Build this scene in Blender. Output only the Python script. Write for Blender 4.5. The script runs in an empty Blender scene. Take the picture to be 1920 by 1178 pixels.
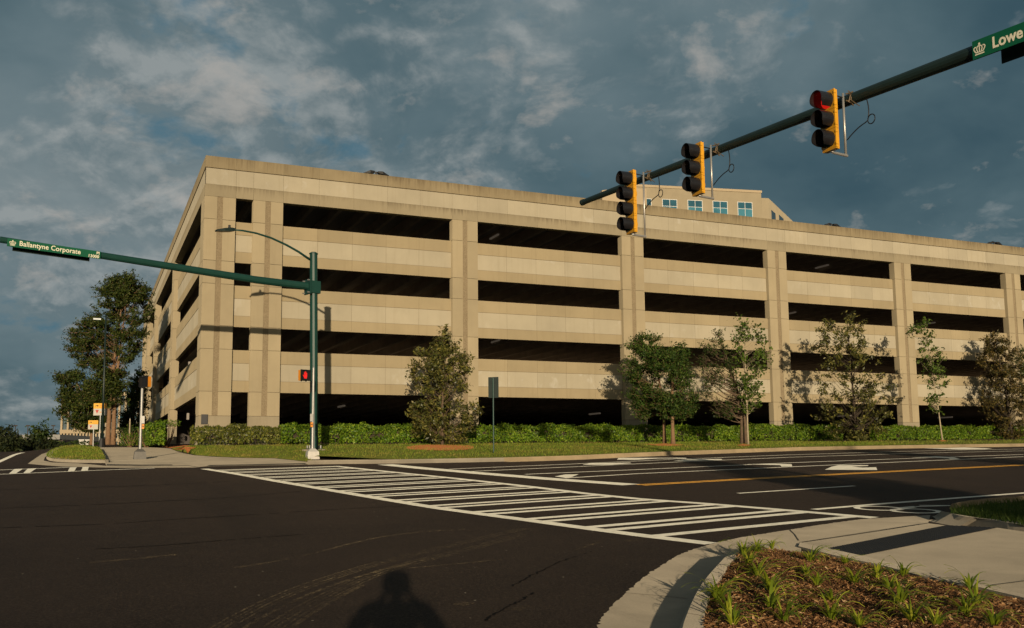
import bpy, bmesh, math, random
import numpy as np
from mathutils import Vector, Matrix
from mathutils.geometry import tessellate_polygon
random.seed(7); rng=np.random.default_rng(11)
SC=bpy.context.scene; COL=SC.collection
R=math.radians

# ------------------------------------------------------------------ survey of the place
# Building frame: front facade in the plane y=0 running along +x, corner at the origin, z up.
FPX=1813.43; PITCH=0.1168513; ROLL=-0.0093544; YAW=0.4151177; PY=61.592
CAM=np.array([-4.9141,-48.2652,1.65])
ZL=5.0845            # underside of the lowest spandrels
H=3.2; HOP=1.144     # storey pitch, height of the parking openings
GX,GY=0.0137451,0.0434002
_s,_c=math.sin(YAW),math.cos(YAW); _cp,_sp=math.cos(PITCH),math.sin(PITCH)
CR=np.array([_c,-_s,0.]); _fw=np.array([_s,_c,0.])
CF=_fw*_cp+np.array([0,0,_sp]); CU=-_fw*_sp+np.array([0,0,_cp])
_cr,_sr=math.cos(ROLL),math.sin(ROLL)
def ray(x,y):
    X=(x-960)/FPX; Y=(y-589-PY)/FPX
    return CR*(X*_cr+Y*_sr)-CU*(-X*_sr+Y*_cr)+CF
def P0(x,y): return GX*(x-CAM[0])+GY*(y-CAM[1])
def GZ(x,y):
    """height of the paved ground: a tilted plane that levels off behind the crest"""
    p=P0(x,y); cap=2.34+.56*min(1,max(0,(x+7.4)/1.6))+max(0,x-40)*.0137
    if p>cap+.3: z=cap
    elif p>cap-.3: z=-math.log(math.exp(-26*p)+math.exp(-26*cap))/26
    else: z=p
    return max(z,-2.5)
def hit(px,py,fn=GZ,off=0.0,tmax=140):
    d=ray(px,py); t0=3.0; t=3.0
    f=lambda t:(CAM[2]+d[2]*t)-(fn(CAM[0]+d[0]*t,CAM[1]+d[1]*t)+off)
    while t<tmax and f(t)>0: t0=t; t+=.5
    a,b=t0,t
    for _ in range(40):
        m=(a+b)/2
        if f(m)>0: a=m
        else: b=m
    return CAM+d*a
def onp(px,py,off=0.0):
    d=ray(px,py); t=(CAM[2]-off)/(d[0]*GX+d[1]*GY-d[2]); return CAM+d*t
def aty(px,py,y):
    d=ray(px,py); return CAM+d*((y-CAM[1])/d[1])
def atplane(px,py,p,n):
    d=ray(px,py); return CAM+d*(np.dot(np.array(p)-CAM,n)/np.dot(d,n))
def depth(p): return float(np.dot(np.asarray(p)-CAM,CF))
SUNV=ray(748,1092); SUNV=SUNV/np.linalg.norm(SUNV)     # direction the sunlight travels
UC=np.array([-.176006,.984389]); UR=np.array([.989194,.146613])   # across / along the right-hand road

# ------------------------------------------------------------------ materials
def lin(c): return tuple(((v/255)/12.92 if v/255<=.04045 else ((v/255+.055)/1.055)**2.4) for v in c)
class NT:
    def __init__(s,m):
        s.t=m.node_tree; s.n=s.t.nodes; s.l=s.t.links
    def node(s,ty,**k):
        n=s.n.new(ty)
        for a,b in k.items():
            if a in n.inputs.keys() if isinstance(a,str) else False: n.inputs[a].default_value=b
            else: setattr(n,a,b)
        return n
    def link(s,a,b): s.l.new(a,b)
    def val(s,inp,v):
        if hasattr(v,'links') or hasattr(v,'is_linked'): s.link(v,inp)
        else: inp.default_value=v
    def math(s,op,a,b=0.0,c=None,clamp=False):
        n=s.n.new('ShaderNodeMath'); n.operation=op; n.use_clamp=clamp
        s.val(n.inputs[0],a); s.val(n.inputs[1],b)
        if c is not None: s.val(n.inputs[2],c)
        return n.outputs[0]
    def mix(s,f,a,b,blend='MIX'):
        n=s.n.new('ShaderNodeMix'); n.data_type='RGBA'; n.blend_type=blend
        s.val(n.inputs[0],f)
        for i,v in ((6,a),(7,b)):
            if isinstance(v,tuple): n.inputs[i].default_value=(*v[:3],1)
            else: s.link(v,n.inputs[i])
        return n.outputs[2]
    def coord(s,scale=(1,1,1),kind='Object'):
        tc=s.n.new('ShaderNodeTexCoord'); mp=s.n.new('ShaderNodeMapping'); mp.inputs['Scale'].default_value=scale
        s.link(tc.outputs[kind],mp.inputs[0]); return mp.outputs[0]
    def noise(s,vec,scale,detail=4,rough=.55,dist=0.0):
        n=s.n.new('ShaderNodeTexNoise'); s.link(vec,n.inputs['Vector']); n.inputs['Scale'].default_value=scale
        n.inputs['Detail'].default_value=detail; n.inputs['Roughness'].default_value=rough; n.inputs['Distortion'].default_value=dist
        return n.outputs[0]
    def vor(s,vec,scale,out='Distance'):
        n=s.n.new('ShaderNodeTexVoronoi'); s.link(vec,n.inputs['Vector']); n.inputs['Scale'].default_value=scale; return n.outputs[out]
    def ramp(s,f,stops):
        n=s.n.new('ShaderNodeValToRGB'); s.link(f,n.inputs[0]); e=n.color_ramp.elements
        while len(e)<len(stops): e.new(.5)
        for i,(p,c) in enumerate(stops):
            e[i].position=p; e[i].color=(*c,1) if isinstance(c,tuple) else (c,c,c,1)
        return n.outputs[0]
    def bump(s,h,strength=.3,dist=.02):
        n=s.n.new('ShaderNodeBump'); n.inputs['Strength'].default_value=strength; n.inputs['Distance'].default_value=dist
        s.link(h,n.inputs['Height']); return n.outputs[0]
def new_mat(name):
    m=bpy.data.materials.new(name); m.use_nodes=True; t=NT(m)
    b=[n for n in t.n if n.type=='BSDF_PRINCIPLED'][0]
    return m,t,b
def setb(t,b,**k):
    for a,v in k.items():
        i=b.inputs[a.replace('_',' ')]
        if isinstance(v,tuple): i.default_value=(*v[:3],1)
        else: t.val(i,v)
def basic(name,col,rough=.6,var=.12,scale=6,metal=0.0,bump=0.0,bscale=40,spec=.5,diffrough=0.0,coord='Object'):
    m,t,b=new_mat(name); v=t.coord(kind=coord)
    n=t.noise(v,scale,5,.6)
    f=t.ramp(n,[(.25,0.),(.75,1.)])
    c=t.mix(f,tuple(x*(1-var) for x in col),tuple(min(1,x*(1+var)) for x in col))
    t.link(c,b.inputs['Base Color'])
    setb(t,b,Roughness=rough,Metallic=metal,Specular_IOR_Level=spec,Diffuse_Roughness=diffrough)
    if bump: t.link(t.bump(t.noise(v,bscale,4,.6),bump,.01),b.inputs['Normal'])
    return m
def concrete_panel(name,col,streak=.25,blotch=.15,fine=.12,ledges=(),drip=.8,bleach=0.0):
    m,t,b=new_mat(name)
    v=t.coord(); vs=t.coord((1.6,1.6,.10))
    c=t.mix(t.ramp(t.noise(v,.55,6,.62),[(.3,0.),(.72,1.)]),tuple(x*(1-blotch) for x in col),tuple(x*(1+blotch*.7) for x in col))
    st=t.ramp(t.noise(vs,2.6,5,.65),[(.52,0.),(.78,1.)])
    c=t.mix(t.math('MULTIPLY',st,streak),c,tuple(x*y for x,y in zip(col,(.55,.48,.38))))
    if ledges:
        sx=t.n.new('ShaderNodeSeparateXYZ'); t.link(v,sx.inputs[0])
        dr=t.noise(t.coord((1,1,.05)),7.5,6,.75); patch=t.ramp(t.noise(t.coord((1,1,.3)),.35,4,.6),[(.38,.15),(.62,1.)])
        for z_,ln_ in ledges:
            g_=t.math('MULTIPLY',t.math('LESS_THAN',sx.outputs[2],z_+.01),t.math('SUBTRACT',1.0,t.math('DIVIDE',t.math('SUBTRACT',z_,sx.outputs[2]),ln_),clamp=True))
            thr=t.math('MULTIPLY',t.ramp(t.math('ADD',dr,t.math('MULTIPLY',g_,.24)),[(.58,0.),(.78,1.)]),t.math('POWER',g_,.6))
            c=t.mix(t.math('MULTIPLY',t.math('MULTIPLY',thr,patch),drip),c,(.075,.05,.026))
    gi=t.n.new('ShaderNodeNewGeometry'); oi=t.n.new('ShaderNodeObjectInfo'); c=t.mix(1.0,c,t.ramp(t.math('FRACT',t.math('ADD',gi.outputs['Random Per Island'],t.math('MULTIPLY',oi.outputs['Random'],17.3))),[(0.,.93),(1.,1.045)]),'MULTIPLY')
    if bleach: c=t.mix(t.math('MULTIPLY',t.math('MULTIPLY',t.ramp(t.noise(t.coord((1,1,.7)),1.7,5,.62,.5),[(.56,0.),(.68,1.)]),t.ramp(t.noise(v,.16,2,.5),[(.45,0.),(.6,1.)])),bleach),c,(.50,.47,.40))
    gr=t.noise(v,55,3,.7)
    c=t.mix(t.math('MULTIPLY',t.ramp(gr,[(.35,0.),(.65,1.)]),fine),c,tuple(x*.6 for x in col))
    t.link(c,b.inputs['Base Color']); setb(t,b,Roughness=.88,Specular_IOR_Level=.25,Diffuse_Roughness=.6)
    t.link(t.bump(gr,.15,.01),b.inputs['Normal'])
    return m
M={}
M['panel_light']=concrete_panel('light precast concrete',(.405,.355,.258),.22,.09,.06,bleach=.45)
M['panel_tan']=concrete_panel('tan precast concrete',(.35,.282,.172),.25,.10,.08)
M['cornice']=concrete_panel('weathered tan concrete',(.29,.232,.14),.5,.15,.1,ledges=((16.704-2.35,.75),),drip=.75)
M['panel_band']=concrete_panel('tan precast concrete under a ledge',(.315,.262,.17),.25,.1,.08,ledges=((15.285-2.35,.5),),drip=.6)
M['column']=concrete_panel('column concrete',(.37,.304,.194),.2,.10,.08)
M['plinth']=concrete_panel('plinth concrete',(.32,.27,.185),.3,.15,.1)
def aggregate():
    m,t,b=new_mat('exposed aggregate'); v=t.coord()
    k=t.vor(v,34,'Color'); n=t.noise(v,1.4,5,.6)
    c=t.mix(t.math('MULTIPLY',k,.9),(.185,.142,.084),(.32,.252,.160))
    c=t.mix(t.math('MULTIPLY',t.ramp(n,[(.45,0.),(.7,1.)]),.35),c,(.34,.265,.165))
    t.link(c,b.inputs['Base Color']); setb(t,b,Roughness=.9,Specular_IOR_Level=.2,Diffuse_Roughness=.7)
    t.link(t.bump(t.vor(v,34),.6,.02),b.inputs['Normal']); return m
M['aggregate']=aggregate()
M['joint']=basic('dark joint',(.12,.092,.056),.9,.1)
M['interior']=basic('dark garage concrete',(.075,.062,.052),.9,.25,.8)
M['tee']=basic('garage ceiling concrete',(.44,.36,.29),.9,.2,1.2)
M['deck']=basic('garage deck concrete',(.40,.35,.285),.9,.2,.8)
M['roofdeck']=basic('roof deck',(.25,.24,.22),.9)
def asphalt():
    m,t,b=new_mat('asphalt'); v=t.coord()
    g=t.noise(v,38,5,.8); big=t.noise(v,.22,6,.62,.6); mid=t.noise(v,2.2,5,.6)
    c=t.mix(t.ramp(big,[(.3,0.),(.72,1.)]),(.0125,.0085,.0064),(.0235,.0160,.0117))
    c=t.mix(t.math('MULTIPLY',t.ramp(mid,[(.4,0.),(.7,1.)]),.35),c,(.031,.0215,.0155))
    lane=t.noise(t.coord((.5,.05,1)),1.2,4,.6)
    c=t.mix(t.math('MULTIPLY',t.ramp(lane,[(.5,0.),(.66,1.)]),.45),c,(.0075,.0055,.0046))
    c=t.mix(t.math('MULTIPLY',t.ramp(g,[(.46,0.),(.64,1.)]),.75),c,(.064,.046,.034))
    sp=t.vor(v,2.6); c=t.mix(t.ramp(sp,[(.018,.8),(.034,0.)]),c,(.40,.35,.27)); sp2=t.vor(v,9.); c=t.mix(t.ramp(sp2,[(.05,.5),(.10,0.)]),c,(.11,.085,.06))
    t.link(c,b.inputs['Base Color']); setb(t,b,Roughness=.85,Specular_IOR_Level=.14,Diffuse_Roughness=1.0)
    t.link(t.bump(g,1.0,.02),b.inputs['Normal']); return m
M['asphalt']=asphalt()
def paint(name,col,wear=.6):
    m,t,b=new_mat(name); v=t.coord()
    w=t.noise(v,5,8,.78); w2=t.noise(v,1.3,4,.6)
    f=t.math('MULTIPLY',t.ramp(w,[(.5,0.),(.72,1.)]),wear)
    c=t.mix(f,col,tuple(x*.35 for x in col)); c=t.mix(t.math('MULTIPLY',t.ramp(w2,[(.4,0.),(.8,1.)]),.25),c,tuple(x*.7 for x in col))
    t.link(c,b.inputs['Base Color']); setb(t,b,Roughness=.6,Specular_IOR_Level=.4,Diffuse_Roughness=1.0)
    t.link(t.bump(t.noise(v,120,2,.7),.5,.01),b.inputs['Normal']); return m
M['white']=paint('white road paint',(.56,.535,.45))
M['yellow']=paint('yellow road paint',(.72,.36,.05))
def pave(name,col,var=.14):
    m,t,b=new_mat(name); v=t.coord()
    n=t.noise(v,.9,7,.65,.4); f=t.noise(v,60,3,.7); s=t.noise(t.coord((1,.22,1)),.8,5,.6)
    c=t.mix(t.ramp(n,[(.3,0.),(.7,1.)]),tuple(x*(1-var) for x in col),tuple(x*(1+var*.6) for x in col))
    c=t.mix(t.math('MULTIPLY',t.ramp(s,[(.52,0.),(.7,1.)]),.3),c,tuple(x*.62 for x in col))
    c=t.mix(t.math('MULTIPLY',t.ramp(f,[(.42,0.),(.7,1.)]),.3),c,tuple(x*.5 for x in col))
    sp=t.vor(v,4.5); c=t.mix(t.ramp(sp,[(.02,.7),(.05,0.)]),c,tuple(x*.3 for x in col))
    stn=t.noise(v,.45,4,.7,.8); c=t.mix(t.math('MULTIPLY',t.ramp(stn,[(.54,0.),(.64,1.)]),.32),c,tuple(x*.5 for x in col))
    t.link(c,b.inputs['Base Color']); setb(t,b,Roughness=.88,Specular_IOR_Level=.3,Diffuse_Roughness=1.0)
    t.link(t.bump(f,.35,.008),b.inputs['Normal']); return m
M['pave']=pave('pavement concrete',(.255,.218,.162),.2)
M['kerb']=pave('kerb concrete',(.30,.258,.195),.25)
M['kerb_old']=pave('older kerb concrete',(.31,.235,.14),.25)
def grassmat(name,a,b_,dry):
    m,t,b=new_mat(name); v=t.coord()
    c=t.mix(t.ramp(t.noise(v,.5,5,.6),[(.35,0.),(.7,1.)]),a,b_)
    c=t.mix(t.ramp(t.noise(v,.9,5,.65,.8),[(.55,0.),(.72,.8)]),c,dry)
    c=t.mix(t.math('MULTIPLY',t.noise(v,40,3,.7),.6),c,tuple(x*.4 for x in a))
    t.link(c,b.inputs['Base Color']); setb(t,b,Roughness=.9,Specular_IOR_Level=.15,Diffuse_Roughness=1.0)
    t.link(t.bump(t.noise(v,45,4,.8),1.0,.05),b.inputs['Normal']); return m
M['lawn']=grassmat('lawn turf',(.13,.165,.022),(.22,.22,.032),(.42,.29,.075))
M['ground']=grassmat('open ground',(.045,.05,.015),(.07,.07,.02),(.10,.08,.03))
def leafmat(name,a,b_,c_,trans=.25,spec=.35,rough=.5,dry=None,dscale=.7):
    m,t,b=new_mat(name); g=t.n.new('ShaderNodeNewGeometry'); v=t.coord()
    r=g.outputs['Random Per Island']
    col=t.ramp(r,[(0.,a),(.55,b_),(1.,c_)])
    cl=t.ramp(t.noise(v,1.3,3,.5),[(.3,.62),(.7,1.2)])
    col=t.mix(1.0,col,cl,'MULTIPLY')
    if False: pass
    if dry: col=t.mix(t.ramp(t.noise(v,dscale,5,.65,.6),[(.50,0.),(.64,.85)]),col,dry)
    t.link(col,b.inputs['Base Color']); setb(t,b,Roughness=rough,Specular_IOR_Level=spec)
    tr=t.n.new('ShaderNodeBsdfTranslucent'); t.link(t.mix(.5,col,c_),tr.inputs[0])
    mx=t.n.new('ShaderNodeMixShader'); mx.inputs[0].default_value=trans
    out=[n for n in t.n if n.type=='OUTPUT_MATERIAL'][0]
    t.link(b.outputs[0],mx.inputs[1]); t.link(tr.outputs[0],mx.inputs[2]); t.link(mx.outputs[0],out.inputs[0])
    return m
M['leaf_magnolia']=leafmat('magnolia leaves',(.036,.044,.010),(.090,.093,.019),(.20,.17,.038),.13,.35,.4)
M['leaf_bronze']=leafmat('bronze magnolia leaves',(.034,.034,.010),(.082,.068,.018),(.16,.105,.03),.12,.25,.42)
M['leaf_dense']=leafmat('dense tree leaves',(.018,.042,.008),(.046,.088,.013),(.10,.135,.022),.25,.2,.55)
M['leaf_light']=leafmat('young tree leaves',(.045,.085,.012),(.085,.14,.018),(.15,.20,.032),.35,.2,.5)
M['leaf_dark']=leafmat('dark tree leaves',(.016,.034,.007),(.042,.072,.012),(.085,.11,.02),.22,.2,.55)  # naturally dark green foliage, tone varied at random per leaf
M['leaf_oak']=leafmat('tall tree leaves',(.016,.031,.006),(.044,.066,.011),(.10,.11,.02),.25,.2,.55)
M['leaf_far']=leafmat('far leaves',(.010,.017,.006),(.024,.034,.010),(.045,.05,.014),.15,.2,.7)
M['leaf_hedge']=leafmat('hedge leaves',(.045,.10,.008),(.12,.215,.014),(.28,.36,.03),.35,.25,.45)
M['leaf_hedge_old']=leafmat('older hedge leaves',(.045,.062,.011),(.12,.135,.02),(.25,.24,.04),.3,.4,.45)
M['leaf_lily']=leafmat('daylily blades',(.11,.165,.012),(.25,.31,.02),(.46,.45,.045),.35,.25,.45)
M['blade']=leafmat('grass blades',(.09,.17,.016),(.20,.28,.026),(.36,.36,.055),.38,.2,.6,dry=(.38,.27,.07),dscale=.5)
M['blade_dark']=leafmat('thick green grass blades',(.03,.055,.008),(.055,.09,.012),(.09,.12,.02),.25,.2,.6)
M['bark']=basic('bark',(.115,.075,.045),.95,.35,9,bump=.6,bscale=22)
M['bark_red']=basic('reddish bark',(.20,.115,.06),.95,.3,9,bump=.5,bscale=22)
M['bark_pale']=basic('pale bark',(.36,.29,.19),.95,.25,12,bump=.4,bscale=30)
M['bark_dark']=basic('dark bark',(.05,.035,.022),.95,.3,9,bump=.5,bscale=22)
M['mulchbase']=basic('mulch soil',(.10,.048,.019),1.0,.5,7,bump=1.0,bscale=30,spec=.1,diffrough=1.0)
M['redmulch']=basic('red pine mulch',(.27,.10,.035),1.0,.4,9,bump=1.0,bscale=30,spec=.1,diffrough=1.0)
def chipmat():
    m,t,b=new_mat('mulch chips'); g=t.n.new('ShaderNodeNewGeometry')
    c=t.ramp(g.outputs['Random Per Island'],[(0.,(.030,.014,.006)),(.45,(.115,.053,.021)),(.8,(.22,.110,.043)),(.96,(.36,.21,.095)),(1.,(.48,.34,.19))])
    t.link(c,b.inputs['Base Color']); setb(t,b,Roughness=.9,Specular_IOR_Level=.2,Diffuse_Roughness=1.0); return m
M['chips']=chipmat()
M['green_metal']=basic('dark green painted steel',(.008,.042,.032),.46,.15,3,spec=.32)
M['green_dark']=basic('weathered dark green steel',(.010,.020,.016),.42,.25,2.2,spec=.5)
M['galv']=basic('galvanised steel',(.34,.33,.31),.5,.12,5,metal=.6)
M['alum']=basic('brushed aluminium tube',(.45,.42,.38),.38,.1,8,metal=.6)
M['cast']=basic('cast aluminium base',(.12,.11,.095),.6,.15,8,metal=.3)
M['castlight']=basic('pale cast base',(.50,.47,.42),.6,.12,8,metal=.1)
M['sig_yellow']=basic('signal yellow',(.62,.29,.012),.42,.12,7,spec=.5)
M['visor']=basic('black visor',(.012,.011,.012),.32,.2,9,spec=.55)
M['black']=basic('black plastic',(.010,.009,.009),.5,.2,6)
M['rust']=basic('weathered bracket',(.16,.11,.06),.6,.3,12,metal=.5)
M['cable']=basic('black cable',(.008,.008,.009),.5,.1)
M['sign_green']=basic('green sign sheeting',(.002,.085,.038),.45,.06,3,spec=.4)
M['sign_white']=basic('white sign lettering',(.72,.66,.50),.5,.04,3)
M['lens_dark']=basic('dark lens',(.02,.008,.006),.25,.1)
M['lens_green']=basic('dark green lens',(.004,.03,.016),.25,.1)
M['orange']=basic('orange housing',(.62,.22,.012),.45,.1)
M['sign_yellow']=basic('yellow board',(.70,.36,.03),.5,.05)
M['board_white']=basic('white board',(.46,.43,.37),.5,.05)
M['red']=basic('red print',(.42,.03,.02),.5,.05)
M['mat_dark']=basic('dark paving mat',(.009,.008,.0075),.7,.3,3)
M['office_wall']=concrete_panel('office wall panel',(.36,.30,.20),.1,.08,.05)
M['office_wall2']=concrete_panel('far office wall',(.45,.36,.235),.05,.06,.03)
M['white_trim']=basic('white window frame',(.62,.60,.56),.5,.05)
def glass(name,c1,c2,rough=.08):
    m,t,b=new_mat(name); v=t.coord()
    c=t.mix(t.ramp(t.noise(v,.25,2,.5),[(.4,0.),(.6,1.)]),c1,c2)
    t.link(c,b.inputs['Base Color']); setb(t,b,Roughness=rough,Specular_IOR_Level=.8); return m
M['glass_blue']=glass('blue window glass',(.02,.105,.15),(.05,.19,.25))
M['glass_deep']=glass('deep blue window glass',(.010,.06,.09),(.02,.095,.135))
M['glass_dark']=glass('dark window glass',(.03,.05,.06),(.09,.13,.15))
def emis(name,c,s,base=(.05,.05,.05)):
    m,t,b=new_mat(name); setb(t,b,Base_Color=base,Emission_Color=c,Emission_Strength=s,Roughness=.3); return m
M['red_lit']=emis('lit red lens',(1,.02,.01),.55,(.3,.01,.01))
M['hand_lit']=emis('lit red hand',(1,.015,.012),.75,(.3,.01,.01))
M['tube_lit']=emis('garage lamp tube',(1,.80,.58),.05,(.22,.19,.16))
M['lamp_lit']=emis('lit lamp face',(.85,1,.75),.2,(.5,.5,.5))
M['skin']=basic('skin',(.45,.27,.19),.55,.05); M['hair']=basic('dark hair',(.03,.02,.014),.6,.3,40)
M['shirt']=basic('dark shirt',(.03,.035,.05),.9,.15); M['jeans']=basic('blue jeans',(.05,.07,.12),.9,.2); M['shoe']=basic('grey shoes',(.15,.14,.13),.7,.1)
def dust():
    m,t,b=new_mat('dry dust'); v=t.coord()
    n=t.noise(v,14,6,.8); n2=t.noise(v,.8,3,.6); sp=t.noise(v,70,2,.6)
    a=t.math('MULTIPLY',t.ramp(n,[(.44,0.),(.60,1.)]),t.ramp(n2,[(.35,.25),(.65,1.)]))
    a=t.math('MULTIPLY',a,t.ramp(sp,[(.40,0.),(.56,.85)]))
    setb(t,b,Base_Color=(.15,.115,.065),Roughness=.95,Specular_IOR_Level=.1,Diffuse_Roughness=1.0); t.link(a,b.inputs['Alpha']); return m
M['dust']=dust()
M['seam']=basic('dark road seam',(.005,.004,.0035),.9,.3,5,spec=.1)

# ------------------------------------------------------------------ mesh helpers
class MB:
    def __init__(s): s.v=[]; s.f=[]; s.m=[]
    def poly(s,pts,mi=0):
        o=len(s.v); s.v+=[tuple(map(float,p)) for p in pts]; s.f.append(tuple(range(o,o+len(pts)))); s.m.append(mi)
    def box(s,x0,x1,y0,y1,z0,z1,mi=0):
        o=len(s.v)
        s.v+=[(x0,y0,z0),(x1,y0,z0),(x1,y1,z0),(x0,y1,z0),(x0,y0,z1),(x1,y0,z1),(x1,y1,z1),(x0,y1,z1)]
        for q in ((0,3,2,1),(4,5,6,7),(0,1,5,4),(1,2,6,5),(2,3,7,6),(3,0,4,7)): s.f.append(tuple(o+i for i in q)); s.m.append(mi)
    def hexa(s,bot,top,mi=0):
        """prism between two rings of equal length"""
        n=len(bot); o=len(s.v); s.v+=[tuple(map(float,p)) for p in bot]+[tuple(map(float,p)) for p in top]
        s.f.append(tuple(o+i for i in reversed(range(n)))); s.m.append(mi)
        s.f.append(tuple(o+n+i for i in range(n))); s.m.append(mi)
        for i in range(n):
            j=(i+1)%n; s.f.append((o+i,o+j,o+n+j,o+n+i)); s.m.append(mi)
    def tube(s,pts,rad,n=8,mi=0,cap=True,up=None):
        pts=[np.array(p,float) for p in pts]
        if not hasattr(rad,'__len__'): rad=[rad]*len(pts)
        o=len(s.v); ref=np.array([0,0,1.]) if up is None else np.array(up,float)
        for i,p in enumerate(pts):
            a=pts[max(0,i-1)]; b=pts[min(len(pts)-1,i+1)]; d=b-a; d/=max(1e-9,np.linalg.norm(d))
            r=ref if abs(d@ref)<.95 else np.array([1.,0,0])
            u=np.cross(d,r); u/=np.linalg.norm(u); w=np.cross(u,d)
            for k in range(n):
                t=2*math.pi*k/n; q=p+rad[i]*(u*math.cos(t)+w*math.sin(t)); s.v.append(tuple(q))
        for i in range(len(pts)-1):
            for k in range(n):
                k2=(k+1)%n; a=o+i*n
                s.f.append((a+k,a+k2,a+n+k2,a+n+k)); s.m.append(mi)
        if cap:
            s.f.append(tuple(o+k for k in reversed(range(n)))); s.m.append(mi)
            e=o+(len(pts)-1)*n; s.f.append(tuple(e+k for k in range(n))); s.m.append(mi)
    def strip(s,a,b,mi=0):
        for i in range(len(a)-1): s.poly([a[i],a[i+1],b[i+1],b[i]],mi)
    def fill(s,pts,mi=0):
        o=len(s.v); s.v+=[tuple(map(float,p)) for p in pts]
        for t in tessellate_polygon([[Vector((p[0],p[1],0)) for p in pts]]):
            t=list(t); a,b,c=[pts[i] for i in t]
            if (b[0]-a[0])*(c[1]-a[1])-(b[1]-a[1])*(c[0]-a[0])<0: t.reverse()
            s.f.append(tuple(o+i for i in t)); s.m.append(mi)
    def build(s,name,mats,parent=None,smooth=False,loc=None):
        me=bpy.data.meshes.new(name); me.from_pydata(s.v,[],s.f)
        for m in (mats if isinstance(mats,(list,tuple)) else [mats]): me.materials.append(m)
        if len(me.materials)>1: me.polygons.foreach_set('material_index',s.m)
        if smooth: me.polygons.foreach_set('use_smooth',[True]*len(me.polygons))
        me.update(); o=bpy.data.objects.new(name,me); COL.objects.link(o)
        if parent: o.parent=parent
        if loc is not None: o.location=loc
        return o
def smooth_angle(o,deg=40):
    me=o.data; me.polygons.foreach_set('use_smooth',[True]*len(me.polygons))
    bm=bmesh.new(); bm.from_mesh(me)
    for e in bm.edges: e.smooth=not(len(e.link_faces)!=2 or e.calc_face_angle(0)>R(deg))
    bm.to_mesh(me); bm.free(); return o
def tag(o,label=None,cat=None,group=None,kind=None):
    if label: o['label']=label
    if cat: o['category']=cat
    if group: o['group']=group
    if kind: o['kind']=kind
    return o
def thing(name,label,cat,loc=(0,0,0),rz=0,group=None):
    o=bpy.data.objects.new(name,None); COL.objects.link(o); o.location=[float(v) for v in loc]; o.rotation_euler=(0,0,rz); o.empty_display_size=.3
    return tag(o,label,cat,group)
def struct(name,mb,mat,smooth=False): return tag(mb.build(name,mat,smooth=smooth),kind='structure')
def copy_tree(o,parent=None):
    c=o.copy(); COL.objects.link(c)
    if parent: c.parent=parent
    for ch in list(o.children): copy_tree(ch,c)
    return c
def rawmesh(name,V,F,mat,parent=None):
    """fast mesh of equal polygons: V (n,3), F (m,k)"""
    me=bpy.data.meshes.new(name); V=np.asarray(V,np.float32); F=np.asarray(F,np.int32); k=F.shape[1]
    me.vertices.add(len(V)); me.vertices.foreach_set('co',V.ravel())
    me.loops.add(F.size); me.loops.foreach_set('vertex_index',F.ravel())
    me.polygons.add(len(F)); me.polygons.foreach_set('loop_start',np.arange(0,F.size,k,dtype=np.int32))
    for m in (mat if isinstance(mat,(list,tuple)) else [mat]): me.materials.append(m)
    me.update(); me.validate()
    o=bpy.data.objects.new(name,me); COL.objects.link(o)
    if parent: o.parent=parent
    return o
def resample(pts,n):
    pts=np.array(pts,float); d=np.r_[0,np.cumsum(np.linalg.norm(np.diff(pts,axis=0),axis=1))]
    # gentle smoothing through a cubic blend of the polyline
    t=np.linspace(0,d[-1],n); return np.stack([np.interp(t,d,pts[:,k]) for k in range(pts.shape[1])],1)
def chaikin(pts,it=2):
    p=np.array(pts,float)
    for _ in range(it):
        q=[p[0]]
        for i in range(len(p)-1): q+= [p[i]*.75+p[i+1]*.25,p[i]*.25+p[i+1]*.75]
        q.append(p[-1]); p=np.array(q)
    return p
def inpoly(pt,poly):
    x,y=pt; c=False; n=len(poly)
    for i in range(n):
        x1,y1=poly[i][:2]; x2,y2=poly[(i+1)%n][:2]
        if (y1>y)!=(y2>y) and x<(x2-x1)*(y-y1)/(y2-y1)+x1: c=not c
    return c
def text_mesh(body,size,mat,parent,name='lettering',align='LEFT',bold=0.0,squeeze=1.0):
    cu=bpy.data.curves.new('txt','FONT'); cu.body=body; cu.size=size; cu.extrude=.002; cu.offset=bold; cu.align_x=align; cu.space_character=1.04
    o=bpy.data.objects.new('txt',cu); COL.objects.link(o); bpy.context.view_layer.update()
    me=bpy.data.meshes.new_from_object(o.evaluated_get(bpy.context.evaluated_depsgraph_get()))
    bpy.data.objects.remove(o); bpy.data.curves.remove(cu)
    me.materials.clear(); me.materials.append(mat); me.name=name
    me.transform(Matrix.Diagonal((squeeze,1,1,1)))
    n=bpy.data.objects.new(name,me); COL.objects.link(n); n.parent=parent; return n
# ------------------------------------------------------------------ camera, sun, sky
cam=bpy.data.cameras.new('camera'); co=bpy.data.objects.new('camera',cam); COL.objects.link(co)
X=CR*_cr+CU*_sr; Y=CU*_cr-CR*_sr; Z=-CF
mw=Matrix(((X[0],Y[0],Z[0],CAM[0]),(X[1],Y[1],Z[1],CAM[1]),(X[2],Y[2],Z[2],CAM[2]),(0,0,0,1)))
co.matrix_world=mw; cam.sensor_fit='HORIZONTAL'; cam.sensor_width=36; cam.lens=FPX*36/1920; cam.shift_y=PY/1920
cam.clip_start=.05; cam.clip_end=3000; SC.camera=co
sl=bpy.data.lights.new('sun','SUN'); sl.energy=4.8; sl.angle=R(.5); sl.color=(1.0,.83,.59)
so=bpy.data.objects.new('sun',sl); COL.objects.link(so); so.rotation_euler=Vector(SUNV).to_track_quat('-Z','Y').to_euler(); so.location=(-20,-80,30)
SUN_EL=math.asin(-SUNV[2]); SUN_AZ=math.atan2(-SUNV[0],-SUNV[1])   # azimuth from +y towards +x
w=bpy.data.worlds.new('World'); SC.world=w; w.use_nodes=True; t=NT(w)
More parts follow.
